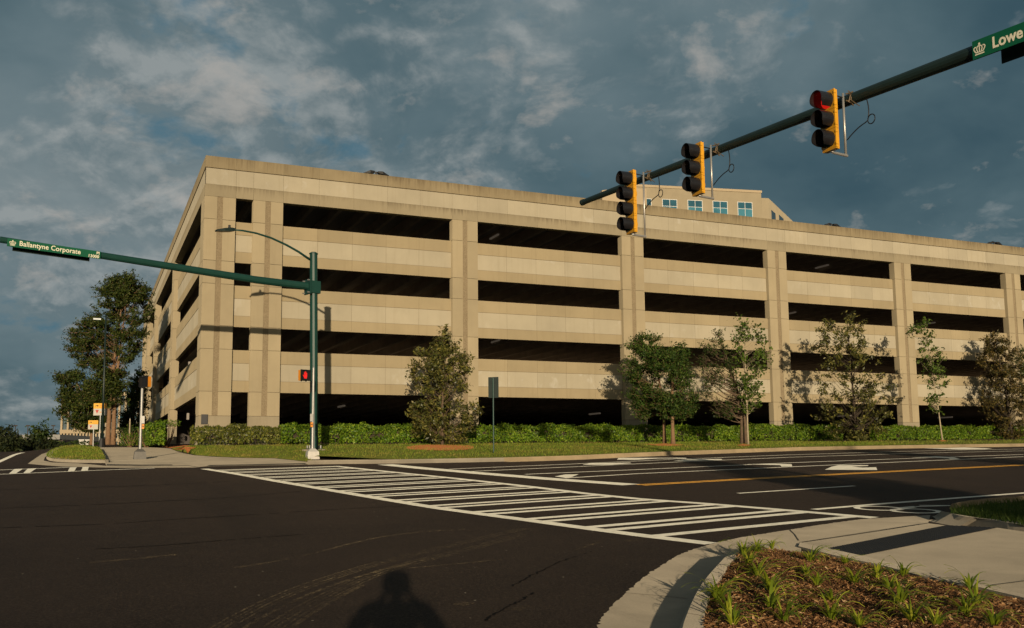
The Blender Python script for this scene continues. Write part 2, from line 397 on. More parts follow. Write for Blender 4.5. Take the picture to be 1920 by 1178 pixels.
for n in list(t.n): t.n.remove(n)
sky=t.n.new('ShaderNodeTexSky'); sky.sky_type='NISHITA'; sky.sun_disc=False; sky.sun_elevation=SUN_EL; sky.sun_rotation=SUN_AZ; sky.dust_density=1.5; sky.ozone_density=2.0
bg1=t.n.new('ShaderNodeBackground'); bg1.inputs[1].default_value=.07; t.link(sky.outputs[0],bg1.inputs[0])
tc=t.n.new('ShaderNodeTexCoord'); sp=t.n.new('ShaderNodeSeparateXYZ'); t.link(tc.outputs['Generated'],sp.inputs[0])
zz=t.math('ADD',t.math('MAXIMUM',sp.outputs[2],0.0),.42)
cb=t.n.new('ShaderNodeCombineXYZ'); t.link(t.math('DIVIDE',sp.outputs[0],zz),cb.inputs[0]); t.link(t.math('DIVIDE',sp.outputs[1],zz),cb.inputs[1])
def uvmap(off):
    mp=t.n.new('ShaderNodeMapping'); mp.inputs['Rotation'].default_value=(0,0,.5); mp.inputs['Location'].default_value=off; t.link(cb.outputs[0],mp.inputs[0]); return mp.outputs[0]
uv=uvmap((3.7,1.9,0))
def lobe(px,py,width):
    """soft cloud mass centred on a fixed direction of the sky"""
    d=ray(px,py); d=d/np.linalg.norm(d)
    n=t.n.new('ShaderNodeVectorMath'); n.operation='DOT_PRODUCT'; t.link(tc.outputs['Generated'],n.inputs[0]); n.inputs[1].default_value=tuple(d)
    x=t.math('DIVIDE',t.math('SUBTRACT',1.0,n.outputs['Value']),width*width/2)
    return t.math('POWER',2.718,t.math('MULTIPLY',x,-1.0))
def ss(x,a,b): return t.ramp(x,[(a,0.),(b,1.)])
def lobes(L):
    s=None
    for (px,py,wd,amp) in L:
        q=t.math('MULTIPLY',lobe(px,py,wd),amp); s=q if s is None else t.math('ADD',s,q)
    return s
# domain warp so that the clouds roll instead of streaking
wn=t.n.new('ShaderNodeTexNoise'); t.link(uv,wn.inputs['Vector']); wn.inputs['Scale'].default_value=3.2; wn.inputs['Detail'].default_value=3
def warp(off,k):
    a=t.n.new('ShaderNodeVectorMath'); a.operation='SCALE'; t.link(wn.outputs['Color'],a.inputs[0]); a.inputs['Scale'].default_value=k
    b=t.n.new('ShaderNodeVectorMath'); b.operation='ADD'; t.link(a.outputs[0],b.inputs[0]); t.link(uvmap(off),b.inputs[1]); return b.outputs[0]
OF=(3.7,1.9,0); OL=(3.7+.016,1.9-.022,0)
# heavy stratus base
bn=t.math('ADD',t.math('MULTIPLY',t.noise(warp(OF,.22),1.7,5,.55),.8),t.math('MULTIPLY',t.noise(uv,6.,5,.55),.2))
bn=t.math('ADD',bn,lobes([(520,320,.24,.14),(960,240,.18,.05),(60,300,.16,.08),(960,40,.09,.10),(1430,110,.09,.06),(1040,300,.12,.07),(720,140,.13,-.10),(30,20,.14,-.14),(1700,330,.20,-.05),(1250,250,.10,-.03),(1330,170,.10,.05),(1600,60,.10,.04),(40,650,.14,-.04)]))
cc=t.ramp(bn,[(.34,(.040,.083,.106)),(.47,(.075,.127,.150)),(.58,(.118,.172,.194)),(.70,(.170,.222,.240)),(.84,(.235,.275,.283))])
# broken mid-level cloud with lit rims
def md(off): return t.math('ADD',t.math('MULTIPLY',t.noise(warp(off,.16),4.4,7,.58),.72),t.math('MULTIPLY',t.noise(warp(off,.10),12.,6,.6),.28))
m0=md(OF); m1=md(OL)
area=lobes([(330,260,.20,.10),(700,330,.17,.08),(150,420,.14,.05),(520,60,.09,.07),(1000,330,.13,.05),(1440,110,.09,.06),(1860,450,.09,.05),(250,120,.10,.06),(1600,90,.12,.03),(1650,280,.16,-.03),(1300,170,.10,.04),(720,140,.10,-.07),(40,20,.12,-.08)])
mm=t.math('ADD',m0,area)
mask=ss(mm,.52,.64)
relf=t.math('MULTIPLY',t.math('SUBTRACT',m0,m1),9.0)
mcol=t.mix(t.math('ADD',.38,relf,clamp=True),(.125,.172,.190),(.345,.365,.360))
cc=t.mix(t.math('MULTIPLY',mask,.62),cc,mcol)
# small cream puffs where the low sun catches the tops
pn=t.math('ADD',t.noise(warp((1.3,7.7,0),.08),9.,7,.6),t.math('MULTIPLY',area,.8))
cc=t.mix(t.math('MULTIPLY',ss(pn,.63,.77),.55),cc,(.43,.40,.365))
# blue gaps at the upper left
gn=t.math('ADD',t.noise(warp((8.1,2.2,0),.1),7.,6,.58),lobes([(470,30,.09,.10),(560,270,.09,.06),(300,210,.09,.06),(140,190,.10,.04),(1650,340,.3,-.05)]))
cc=t.mix(t.math('MULTIPLY',ss(gn,.63,.73),.65),cc,(.055,.150,.215))
# clouds near the sun, behind the camera, glow warm
sd=t.n.new('ShaderNodeVectorMath'); sd.operation='DOT_PRODUCT'; t.link(tc.outputs['Generated'],sd.inputs[0]); sd.inputs[1].default_value=tuple(-SUNV)
glow=t.math('POWER',t.math('MAXIMUM',sd.outputs['Value'],0.0),6.0)
cc=t.mix(1.0,cc,t.mix(glow,(0,0,0),(.55,.38,.20)),'ADD')
bg2=t.n.new('ShaderNodeBackground'); t.link(cc,bg2.inputs[0]); bg2.inputs[1].default_value=1.06
gap=t.ramp(bn,[(.30,.90),(.45,.98)])
mx=t.n.new('ShaderNodeMixShader'); t.link(gap,mx.inputs[0]); t.link(bg1.outputs[0],mx.inputs[1]); t.link(bg2.outputs[0],mx.inputs[2])
wo=t.n.new('ShaderNodeOutputWorld'); t.link(mx.outputs[0],wo.inputs[0])
SC.view_settings.view_transform='Standard'; SC.view_settings.look='None'; SC.view_settings.exposure=-0.08; SC.view_settings.gamma=1.0
SC.render.engine='CYCLES'; SC.cycles.use_denoising=True; SC.cycles.max_bounces=6; SC.cycles.transparent_max_bounces=12; SC.cycles.sample_clamp_indirect=4

# ------------------------------------------------------------------ ground
def gridsheet(name,xs,ys,fn,mat):
    xs=np.array(xs); ys=np.array(ys); V=[(x,y,fn(x,y)) for y in ys for x in xs]; nx=len(xs)
    F=[(j*nx+i,j*nx+i+1,(j+1)*nx+i+1,(j+1)*nx+i) for j in range(len(ys)-1) for i in range(nx-1)]
    return tag(rawmesh(name,V,F,mat),kind='structure')
def far_fn(x,y):
    z=GZ(x,y)-.25
    d=max(0,math.hypot(x,y-10)-120); return z+min(3.0,d*.012)
ax=sorted(set(list(np.arange(-80,141,5.))+[-1500,-900,-500,-300,-200,-150,-115,-95,170,220,300,450,700,1000,1500]))
ay=sorted(set(list(np.arange(-90,131,5.))+[-1500,-800,-400,-250,-180,-130,-108,160,200,260,350,500,800,1200,1600]))
gridsheet('ground',ax,ay,far_fn,M['ground'])
xs=np.r_[np.arange(-22,-4,1.),np.arange(-4,60,2.),np.arange(60,141,6.)]
gridsheet('road',xs,np.r_[np.arange(-95,-12,3.),np.arange(-12,24,1.),np.arange(24,80,4.)],GZ,M['asphalt'])
# --- lawn in front of the garage: from the kerb line up to the facade
KERB_PX=[(577,871.6),(600,870.6),(740,869.8),(916.7,866.7),(1060,862.4),(1231.9,854.4),(1500,844.5),(1700,840.6),(1920,837.2)]
KERB=[hit(*p) for p in KERB_PX]; d=KERB[-1]-KERB[-3]; d/=np.linalg.norm(d[:2])
for k in (20,45,90):
    q=KERB[8]+d*k; KERB.append(np.array([q[0],q[1],GZ(q[0],q[1])]))
EDGE_PX=[(318,842),(330,847),(346,851.2),(362,854.4),(400,857.2),(454,859.6),(520,860.4),(572,860.8)]
EDGE=[hit(*p) for p in EDGE_PX]
FRONT=EDGE+[k+np.array([.02,.16,0]) for k in KERB[1:]]
FX=np.array([p[0] for p in FRONT]); FY=np.array([p[1] for p in FRONT]); o_=np.argsort(FX); FX=FX[o_]; FY=FY[o_]
def front_y(x): return float(np.interp(x,FX,FY))
HEDGE_Y=-1.5
def LZ(x,y):
    yf=front_y(x); z0=GZ(x,yf)+(.03 if x<EDGE[-1][0] else .145); z1=2.48+.0043*max(0,x)
    tt=min(1,max(0,(y-yf)/max(.5,HEDGE_Y-.3-yf))); 
    return z0+(z1-z0)*tt**.85+ .02*math.sin(x*.9)*math.sin(y*1.1)*(1 if 0<tt<1 else 0)
xs=np.r_[FX.min()+.02:4:.35,4:60:1.0,60:120:4.]
V=[];nj=15
for x in xs:
    yf=front_y(x)
    for j in range(nj):
        y=yf+(.35-yf)*(j/(nj-1)) if yf<.2 else yf+.3*j/(nj-1); V.append((x,y,LZ(x,y)))
F=[(i*nj+j,(i+1)*nj+j,(i+1)*nj+j+1,i*nj+j+1) for i in range(len(xs)-1) for j in range(nj-1)]
tag(rawmesh('lawn',V,F,M['lawn']),kind='structure')
def ground_at(px,py): 
    p=hit(px,py,lambda x,y: LZ(x,y) if (x>FX.min() and y>front_y(x)) else GZ(x,y))
    if p[0]>FX.min() and p[1]>-2.5: p=aty(px,py,-2.5); p[2]=LZ(p[0],p[1])
    return p
# --- kerb along the far side of the right-hand road
def kerb_strip(name,line,inward,h,wid,mat,h0=None):
    """line on the road surface, swept as a kerb: gutter lip, battered face, rounded nose, top, back"""
    mb=MB(); rings=[]
    line=np.array(line)
    for i,p in enumerate(line):
        a=line[max(0,i-1)]; b=line[min(len(line)-1,i+1)]; dd=(b-a)[:2]; dd/=np.linalg.norm(dd)
        nn=np.array([-dd[1],dd[0]])*inward; hh=h if h0 is None else h0[i]
        pr=[(0,.004),(.035,hh-.03),(.06,hh-.006),(.09,hh),(wid,hh),(wid,-.1)]
        rings.append([(p[0]+nn[0]*u,p[1]+nn[1]*u,p[2]+z) for u,z in pr])
    for i in range(len(rings)-1):
        for k in range(5): mb.poly([rings[i][k],rings[i+1][k],rings[i+1][k+1],rings[i][k+1]] if inward>0 else [rings[i][k+1],rings[i+1][k+1],rings[i+1][k],rings[i][k]])
    mb.poly(rings[0]); mb.poly(rings[-1][::-1])
    return struct(name,mb,mat)
kl=resample(KERB,90)
cut=int(np.argmin(abs(kl[:,0]-hit(917,866.7)[0])))
kerb_strip('kerb',kl[:cut+1],1,.15,.19,M['kerb'])
kerb_strip('older_kerb',kl[cut:],1,.15,.19,M['kerb_old'])
# gutter in front of the older kerb
mb=MB(); mb.strip([(p[0],p[1]-.42,GZ(p[0],p[1]-.42)+.004) for p in kl[cut:]],[(p[0],p[1]+.02,GZ(p[0],p[1])+.004) for p in kl[cut:]]); struct('gutter',mb,M['kerb_old'])

def sheet_px(name,px,mat,off=.004,fn=GZ,smooth=0):
    pts=[hit(*p,fn) for p in px]; pts=[np.array([p[0],p[1],p[2]+off]) for p in pts]
    mb=MB(); mb.fill(pts); return struct(name,mb,mat)
# --- left corner: pavement, ramp mats, grass island, gutter
sheet_px('pavement',[(186,839.5),(230,839.2),(290,839.5),(320,841.8),(331,846.8),(347,851),(363,854.2),(400,857),(455,859.4),(520,860.2),(573,860.6),(579,866.5),(578,871.4),(560,872.5),(470,873.8),(388,875.2),(372,876.8),(352,873.0),(330,873.8),(262,874.6),(199,873.6),(196,867),(190,852)],M['pave'],.012)
sheet_px('ramp_mat_left',[(200,871.4),(262,872.4),(322,872.2),(324,873.3),(262,874.0),(200,873.2)],M['mat_dark'],.018)
sheet_px('ramp_mat_right',[(392,873.1),(480,871.6),(572,869.6),(575,871.2),(480,873.2),(388,874.6)],M['mat_dark'],.018)
sheet_px('corner_gutter',[(52,870),(66,860),(78,852),(93,847.2),(96,850),(84,858),(82,864),(98,867.5),(146,869),(198,873.8),(262,874.8),(330,874.0),(352,873.2),(372,877),(330,877.2),(240,877.6),(180,876.8),(117,875.2),(80,872.6)],M['pave'],.004)
isl=chaikin([hit(*p) for p in [(150,838.8),(116,841.2),(98,847.5),(88,855),(86,861.5),(99,866.2),(146,868.2),(197,868.6)]],2)
kerb_strip('island_kerb',isl,-1 if False else 1,.13,.2,M['kerb'])
ip=[np.array([p[0],p[1],p[2]+.12]) for p in isl]+[hit(*p,GZ,.12) for p in [(194,852),(187,839.6)]]
# raised turf of the island
mb=MB(); mb.fill(ip); mb.strip([p for p in ip[-3:]],[np.array([p[0],p[1],p[2]-.3]) for p in ip[-3:]]); struct('island_lawn',mb,M['lawn'])
ISLAND=ip
# --- near corner: gutter, kerb, header, pavement, planting bed, lawn
asph=chaikin([hit(*p)+np.array([0,0,0]) for p in [(1068,1330),(1090,1240),(1116.7,1178),(1137.5,1144.6),(1172.9,1113.3),(1208,1082),(1245.8,1057),(1281,1036),(1337.5,1019.6),(1390,1008),(1446.5,999.4),(1524.6,986.4),(1618,973.4),(1651,971.9),(1745,966.4)]],2)
kt_px=[(1262,1330),(1266,1230),(1274,1178),(1281,1157),(1300,1115),(1320.8,1084),(1350,1053),(1368.8,1034),(1391.7,1023.5),(1443.8,1018.2),(1500,1019.2)]
ki_px=[(1322,1330),(1320.5,1230),(1320,1178),(1323,1130),(1341.7,1092.5),(1356,1071.7),(1377,1042.5),(1396,1029.5),(1425,1024.2),(1456,1024.2),(1497,1026)]
KH=.15
kt=resample(chaikin([hit(*p,GZ,KH) for p in kt_px],2),60); ki=resample(chaikin([hit(*p,GZ,KH) for p in ki_px],2),60)
def lo(p,dz): return np.array([p[0],p[1],p[2]+dz])
out=kt-ki; out[:,2]=0; out/=np.linalg.norm(out,axis=1)[:,None]
fade=np.clip((59-np.arange(60))/14,0.12,1)
def kh(i): return KH*fade[i]
foot=[np.array([*(kt[i]+out[i]*.045)[:2],GZ(*(kt[i]+out[i]*.045)[:2])+.006]) for i in range(60)]
sh=[np.array([*(kt[i]+out[i]*.012)[:2],GZ(*kt[i][:2])+kh(i)-.03]) for i in range(60)]
no=[np.array([*(kt[i]-out[i]*.02)[:2],GZ(*kt[i][:2])+kh(i)]) for i in range(60)]
inn=[np.array([*ki[i][:2],GZ(*ki[i][:2])+kh(i)]) for i in range(60)]
mb=MB(); 
for a,b in ((foot,sh),(sh,no),(no,inn),(inn,[lo(p,-.2) for p in inn])): mb.strip(a,b)
o=struct('bed_kerb',mb,M['kerb'],smooth=False); smooth_angle(o,50)
gut=[np.array([p[0],p[1],p[2]+.004]) for p in asph]
mb=MB(); g2=resample(gut,260); g2[:,:2]+=rng.normal(0,.010,(260,2))
JL=[hit(*p) for p in [(1500,1017.5),(1560,1009),(1640,997),(1740.7,981)]]
# gutter pan: asphalt edge -> kerb foot, then asphalt edge -> joint line of the ramp
ia=int(np.argmin([abs(p[0]-JL[0][0])+abs(p[1]-JL[0][1]+1.2) for p in g2]))
fp=resample(foot,ia+1); ga=g2[:ia+1]; mb.strip(fp,ga)
gb=g2[ia:]; jl=resample([lo(p,.004) for p in JL],len(gb)); jl[0]=fp[-1]; mb.strip(jl,gb)
struct('near_gutter',mb,M['pave'])
mb=MB()
for i in (7,20,33,45):
    tg_=(kt[i+1]-kt[i]); tg_/=np.linalg.norm(tg_); w_=tg_*.006
    for a,b in ((foot[i],sh[i]),(sh[i],no[i]),(no[i],inn[i])):
        u=out[i]*.003+np.array([0,0,.003]); mb.poly([a-w_+u,a+w_+u,b+w_+u,b-w_+u])
struct('kerb_joint',mb,M['joint'])
def SZ(x,y):
    d_=((x-JL[0][0])*0.55+(y-JL[0][1])*-.83); return GZ(x,y)+.008+min(.11,max(0,d_*.03))
hd_out=[(1500,1019.4),(1548,1029),(1613.8,1043.4),(1718.8,1069.7),(1806,1091.6),(1920,1116.7),(2250,1195)]
hd_in=[(1497,1026),(1565.6,1043.4),(1653,1062),(1718.8,1079.5),(1795.3,1094.9),(1850,1106.9),(1920,1123.3),(2250,1204)]
ho=resample([hit(*p,SZ) for p in hd_out],40); hi=resample([hit(*p,SZ) for p in hd_in],40)
mb=MB(); mb.strip([lo(p,-.05) for p in ho],[lo(p,.012) for p in ho]); mb.strip([lo(p,.012) for p in ho],[lo(p,.012) for p in hi]); mb.strip([lo(p,.012) for p in hi],[lo(p,-.2) for p in hi]); struct('bed_edging',mb,M['kerb'])
sw=[hit(*p,SZ) for p in hd_out]+[hit(*p,SZ) for p in [(2250,1045),(1920,997),(1871.9,990),(1776.7,985.6),(1740.7,981.4),(1640,997.4),(1560,1009.4),(1500,1018)]]
mb=MB(); mb.fill(sw); struct('near_pavement',mb,M['pave'])
# tactile mat with rows of raised domes
mq=[hit(*p,SZ) for p in [(1550,1029.6),(1613.8,1043.0),(1870,990.4),(1774.5,986.0)]]
mb=MB(); mb.poly([lo(p,.006) for p in mq])
def bil(u,v): return (mq[0]*(1-u)+mq[3]*u)*(1-v)+(mq[1]*(1-u)+mq[2]*u)*v
for i in range(60):
    for j in range(11):
        c=bil((i+.5)/60,(j+.5)/11); r=.018
        b=[(c[0]+r*math.cos(k*math.pi/3),c[1]+r*math.sin(k*math.pi/3),c[2]+.006) for k in range(6)]
        tp=[(c[0]+r*.55*math.cos(k*math.pi/3),c[1]+r*.55*math.sin(k*math.pi/3),c[2]+.013) for k in range(6)]
        for k in range(6): mb.poly([b[k],b[(k+1)%6],tp[(k+1)%6],tp[k]])
        mb.poly(tp)
struct('tactile_mat',mb,M['mat_dark'])
# score lines in the pavement (shallow dark grooves)
mb=MB()
for a,b,wd in (((1500,1017.4),(1740.7,981),.012),((1850,1099),(1990,1081),.012)):
    A=hit(*a,SZ); B=hit(*b,SZ); n_=np.array([-(B-A)[1],(B-A)[0],0]); n_/=np.linalg.norm(n_); n_*=wd
    mb.poly([lo(A-n_,.003),lo(B-n_,.003),lo(B+n_,.003),lo(A+n_,.003)])
for px in ([(1172.9,1113.3),(1216,1117),(1290,1124)],[(1301,1030),(1340,1036),(1362,1040)],[(1480,993.6),(1490,1003),(1498,1015)]):
    P=[hit(*q) for q in px]
    for i in range(2):
        n_=np.array([-(P[i+1]-P[i])[1],(P[i+1]-P[i])[0],0]); n_/=np.linalg.norm(n_); n_*=.007; mb.poly([lo(P[i]-n_,.009),lo(P[i+1]-n_,.009),lo(P[i+1]+n_,.009),lo(P[i]+n_,.009)])
struct('pavement_joint',mb,M['joint'])
# planting bed
bed=[hit(*p,GZ,.115) for p in ki_px]+[hit(*p,SZ,-.02) for p in hd_in[1:]]+[hit(2250,1330,GZ,.1)]
HI=hi[:,:2]
def BZ(x,y):
    d_=float(np.min(np.hypot(HI[:,0]-x,HI[:,1]-y))); k=min(1,d_/1.1); k=k*k*(3-2*k); a=SZ(x,y)-.012; b=GZ(x,y)+.115+.03*math.sin(x*2.9)*math.sin(y*3.3)
    return a+(b-a)*k
mb=MB(); mb.fill([lo(p,-.06) for p in bed])
bp=[(p[0],p[1]) for p in bed]
for gx in np.arange(min(p[0] for p in bp),5.4,.09):
    for gy in np.arange(-44.,max(p[1] for p in bp),.09):
        if inpoly((gx+.045,gy+.045),bp): mb.poly([(a,b,BZ(a,b)) for a,b in ((gx,gy),(gx+.09,gy),(gx+.09,gy+.09),(gx,gy+.09))])
struct('planting_bed',mb,M['mulchbase'])
BED=[(p[0],p[1]) for p in bed]
bx=[p[0] for p in BED]; by=[p[1] for p in BED]
N=26000; cx_=rng.uniform(min(bx),min(max(bx),5.2),N*3); cy_=rng.uniform(max(min(by),-43.5),max(by),N*3)
ok=[(x,y) for x,y in zip(cx_,cy_) if inpoly((x,y),BED) and np.min(np.hypot(HI[:,0]-x,HI[:,1]-y))>.07+.05*rng.random()][:N]
V=[];F=[]
for x,y in ok:
    L=rng.uniform(.006,.026)*(2. if rng.random()<.035 else 1); W=rng.uniform(.002,.0065); a=rng.uniform(0,math.pi); tl=rng.normal(0,.35); z=BZ(x,y)+rng.uniform(.004,.03)
    dx,dy=math.cos(a),math.sin(a); px_,py_=-dy,dx; rr=rng.normal(0,.5)
    o=len(V)
    for u,v in ((-1,-1),(1,-1),(1,1),(-1,1)):
        V.append((x+dx*L*u+px_*W*v,y+dy*L*u+py_*W*v,z+tl*L*u+rr*W*v))
    F.append((o,o+1,o+2,o+3))
tag(rawmesh('mulch',V,F,M['chips']),kind='stuff')
# near lawn and its kerb
nl=[hit(*p,GZ,.15) for p in [(1779,962.5),(1786,957.5),(1800,952.5),(1850,947),(1920,942),(2300,910),(2300,1030),(1920,985.5),(1850,973.5)]]
mb=MB(); mb.fill(nl); struct('near_lawn',mb,M['lawn'])
bt=resample(chaikin([hit(*p) for p in [(1746,967),(1756,975),(1776.7,985),(1871.9,989.8),(1920,996),(2300,1046)]],2),40)
ti=resample(chaikin([hit(*p,GZ,.15) for p in [(1756,959.5),(1766,959.5),(1779,962.5),(1850,973.5),(1920,985.5),(2300,1030)]],2),40)
rise=np.clip(np.arange(40)/3.,.12,1)
mid=[bt[i]*.55+ti[i]*.45 for i in range(40)]
mid=[np.array([p[0],p[1],GZ(p[0],p[1])+.15*rise[i]]) for i,p in enumerate(mid)]
tii=[np.array([p[0],p[1],GZ(p[0],p[1])+.152*rise[i]]) for i,p in enumerate(ti)]
mb=MB(); mb.strip([lo(p,.004) for p in bt],mid); mb.strip(mid,tii); mb.strip(tii,[lo(p,-.2) for p in tii]); mb.strip([lo(p,.0) for p in tii[:9]],[np.array([p[0]-.12,p[1]+.22,GZ(p[0],p[1])+.002]) for p in tii[:9]])
struct('near_lawn_kerb',mb,M['kerb'])
rb=resample([hit(*p) for p in [(1746,966),(1772,956.5),(1800,949.8),(1850,944),(1920,939),(2300,908)]],30)
kerb_strip('road_side_kerb',rb[3:],-1,.10,.10,M['kerb_old'])

# ------------------------------------------------------------------ painted markings
def ribbon(mb,a,b,wd,off=.008,n=8,side=0):
    """painted line between two ground points, following the ground"""
    a=np.array(a);b=np.array(b); dd=(b-a)[:2]; L=np.linalg.norm(dd); dd/=L; nn=np.array([-dd[1],dd[0]])*wd/2
    A=[];B=[]
    for i in range(n+1):
        p=a[:2]+(b-a)[:2]*i/n
        for lst,s_ in ((A,-1),(B,1)):
            q=p+nn*s_; lst.append((q[0],q[1],GZ(*q)+off))
    mb.strip(A,B)
def line_px(name,pts,wd,mat,off=.008):
    P=[hit(*p) for p in pts]; mb=MB()
    for i in range(len(P)-1): ribbon(mb,P[i],P[i+1],wd,off)
    return struct(name,mb,mat)
near_px=[(383,879.6),(450,890.2),(520,903.0),(600,916.6),(700,933.6),(820,953.4),(900,964.4),(1000,977.6),(1100,991.6),(1200,1004.6),(1333,1020.6)]
far_px=[(628,874.6),(720,884.2),(860,898.4),(1000,914.0),(1100,926.4),(1200,936.6),(1330,945.8),(1450,955.6),(1560,965.0),(1640,971.8)]
nearP=resample([hit(*p) for p in near_px],80); farP=resample([hit(*p) for p in far_px],80)
mb=MB()
for L_ in (nearP,farP):
    for i in range(0,79,3): ribbon(mb,L_[i],L_[min(79,i+3)],.27,.008,2)
OC=hit(1326.7,1020.3)
nu=[float((p-OC)[:2]@UC) for p in nearP]; fu=[float((p-OC)[:2]@UC) for p in farP]
def atu(u,P,uu):
    o=np.argsort(uu); return np.array([np.interp(u,np.array(uu)[o],P[o,k]) for k in range(3)])
bars=[.97]
for k in range(14):
    c=2.1+1.468*k; bars+=[c-.22,c+.22]
for u in bars:
    uf=u+.02
    a=atu(u,nearP,nu); b=atu(min(uf,21.2),farP,fu); ribbon(mb,a+(b-a)*.01,b-(b-a)*.01,.22,.0095,6)
struct('crosswalk_marking',mb,M['white'])
mb=MB()
def pq(mb,px,off=.008):
    mb.poly([lo(hit(*p),off) for p in px][::-1])
sl_=[hit(*p) for p in [(722,871.6),(800,879.2),(900,888.0),(1040,899.4),(1184,909.6)]]
for i in range(4): ribbon(mb,sl_[i],sl_[i+1],.60,.008,4)
struct('stop_line',mb,M['white'])
line_px('lane_line_a',[(1058,897.2),(1200,888.6),(1480,876.1),(1700,866.2),(1920,856.8)],.16,M['white'])
line_px('lane_line_b',[(985,890.0),(1200,881.0),(1480,868.3),(1700,860.3),(1920,852.6)],.16,M['white'])
line_px('lane_line_c',[(882,884.6),(1060,876.6),(1250,867.8),(1480,858.0),(1700,850.8),(1920,845.8)],.15,M['white'])
line_px('lane_line_d',[(842,880.2),(1060,871.2),(1250,862.4),(1480,853.4),(1700,846.6),(1920,842.2)],.15,M['white'])
line_px('bicycle_lane_line',[(1526,956.2),(1650,945.8),(1800,934.2),(1920,925.2),(2300,897)],.17,M['white'])
line_px('lane_dash',[(1384,925.8),(1602,911.8)],.13,M['white'])
yl=[hit(*p) for p in [(1200,910.2),(1340,902.2),(1480,894.6),(1700,883.2),(1920,872.4),(2300,854)]]
mb=MB()
for i in range(len(yl)-1):
    dd=(yl[i+1]-yl[i]); nn=np.array([-dd[1],dd[0],0]); nn/=np.linalg.norm(nn)
    for s_ in (-.12,.12): ribbon(mb,yl[i]+nn*s_,yl[i+1]+nn*s_,.11,.008,4)
struct('yellow_centre_line',mb,M['yellow'])
for nm,px in (('turn_arrow_a',[(1040,894.2),(1060,890.5),(1085,890.2),(1066,897.6)]),('turn_arrow_b',[(1157,862.5),(1160,859.4),(1287,859),(1287,860.8),(1236,860.2),(1190,863)]),
    ('turn_arrow_c',[(1092,872.2),(1106,869.3),(1181,868.2),(1184,869.3),(1145,872.2)]),('turn_arrow_d',[(1262,865.4),(1289,861.6),(1353,861.3),(1354,862.9),(1321,863.5),(1278,865.4)]),
    ('turn_arrow_e',[(1397,871.2),(1440,870.4),(1484,871.0),(1485.5,875.3),(1465.6,875.8),(1463,873.0)]),('turn_arrow_f',[(1546.5,881.6),(1559,876),(1571.7,873.0),(1629,873.0),(1626.7,874.6),(1597,875.5),(1617.5,877.6),(1642.7,876.8),(1645,882.2)]),
    ('turn_arrow_g',[(1709,858.5),(1755,856.3),(1789,858.0),(1799.7,861.4),(1782.5,862.1),(1778,860.1),(1743.5,858.3)]),('turn_arrow_h',[(1732,841),(1775.6,840.7),(1807.7,839.7),(1860,841.5),(1846.6,843.1),(1798.5,843.6)])):
    mb=MB(); mb.fill([lo(hit(*p),.011) for p in px]); struct(nm,mb,M['white'])
# bicycle symbol on the far bike lane
mb=MB()
def ring(mb,c,rx,ry,th,n=28):
    A=[];B=[]
    for k in range(n+1):
        a=2*math.pi*k/n
        for lst,s_ in ((A,1),(B,1-th)):
            x=c[0]+(UR[0]*rx*math.cos(a)+UC[0]*ry*math.sin(a))*s_; y=c[1]+(UR[1]*rx*math.cos(a)+UC[1]*ry*math.sin(a))*s_; lst.append((x,y,GZ(x,y)+.008))
    mb.strip(B,A)
w1_=hit(1648,954); w2_=hit(1717,959)
ring(mb,w1_,.42,.42,.26); ring(mb,w2_,.42,.42,.26)
for a,b in (((1690,953),(1716,950.5)),((1716,951),(1785,949)),((1724,948.6),(1782,949.0)),((1672,956.5),(1716,952.5))): ribbon(mb,hit(*a),hit(*b),.09,.009,2)
struct('bicycle_symbol',mb,M['white'])
mb=MB(); mb.fill([lo(hit(*p),.009) for p in [(1786,946.2),(1794,945.0),(1808,945.0),(1811,945.8),(1800,947.0)]]); struct('bicycle_symbol_head',mb,M['white'])
# left crosswalk
mb=MB()
for a,b in (((-160,888),(130,876.9)),((-160,896),(60,887.6)),((60,887.6),(188,882.2)),((188,882.2),(290,878.4))): ribbon(mb,hit(*a),hit(*b),.2,.008,6)
for q in ([(16.7,888.8),(30,888.4),(43,879.6),(27,880.2)],[(43.7,887.8),(56,887.2),(68.5,878.8),(52,879.4)],[(127,884.8),(139,884.4),(144,876.6),(131,877.0)],[(152,883.6),(164.5,883.2),(166.5,876.0),(155,876.4)],[(-60,891.5),(-48,891),(-35,882.5),(-50,883)]):
    mb.fill([lo(hit(*p),.0095) for p in q])
struct('left_crosswalk_marking',mb,M['white'])
line_px('left_lane_line',[(-20,874),(0,865.5),(14,859.2),(26,853.6),(36,850.6),(44,849.2)],.2,M['white'])
# dusty tyre tracks
mb=MB()
for pts,wd in (([(380,1200),(470,1146),(560,1105),(640,1078),(720,1054),(800,1035),(900,1011),(985,992)],.10),([(400,1215),(490,1158),(575,1116),(660,1086),(730,1066),(800,1050)],.05),([(480,1200),(560,1146),(640,1105),(715,1072),(790,1052),(860,1036),(985,1002)],.12),([(515,1200),(600,1140),(680,1098)],.05),
    ([(440,1066),(520,1053),(580,1041),(680,1014),(760,1000),(872,993)],.06),([(168,1056),(240,1050),(330,1041)],.10),([(770,1066),(860,1058),(940,1050)],.04),([(860,1136),(873,1133),(885,1134)],.14),([(965,1145),(978,1139),(995,1138)],.13),([(1120,1012),(1180,1014),(1285,1018)],.02),([(1080,1032),(1124,1017)],.05),([(1175,1016),(1215,1008)],.07)):
    P=resample(chaikin([hit(*p) for p in pts],2),24)
    dd=np.gradient(P[:,:2],axis=0); dd/=np.linalg.norm(dd,axis=1)[:,None]; nn=np.stack([-dd[:,1],dd[:,0]],1)
    for o_,w_ in (((-.075,.02),(-.02,.03),(.03,.015),(.085,.025)) if wd>=.10 and len(pts)>4 else ((0,wd),)):
        Q=P.copy(); Q[:,:2]+=nn*o_
        for i in range(23): ribbon(mb,Q[i],Q[i+1],w_,.006,1)
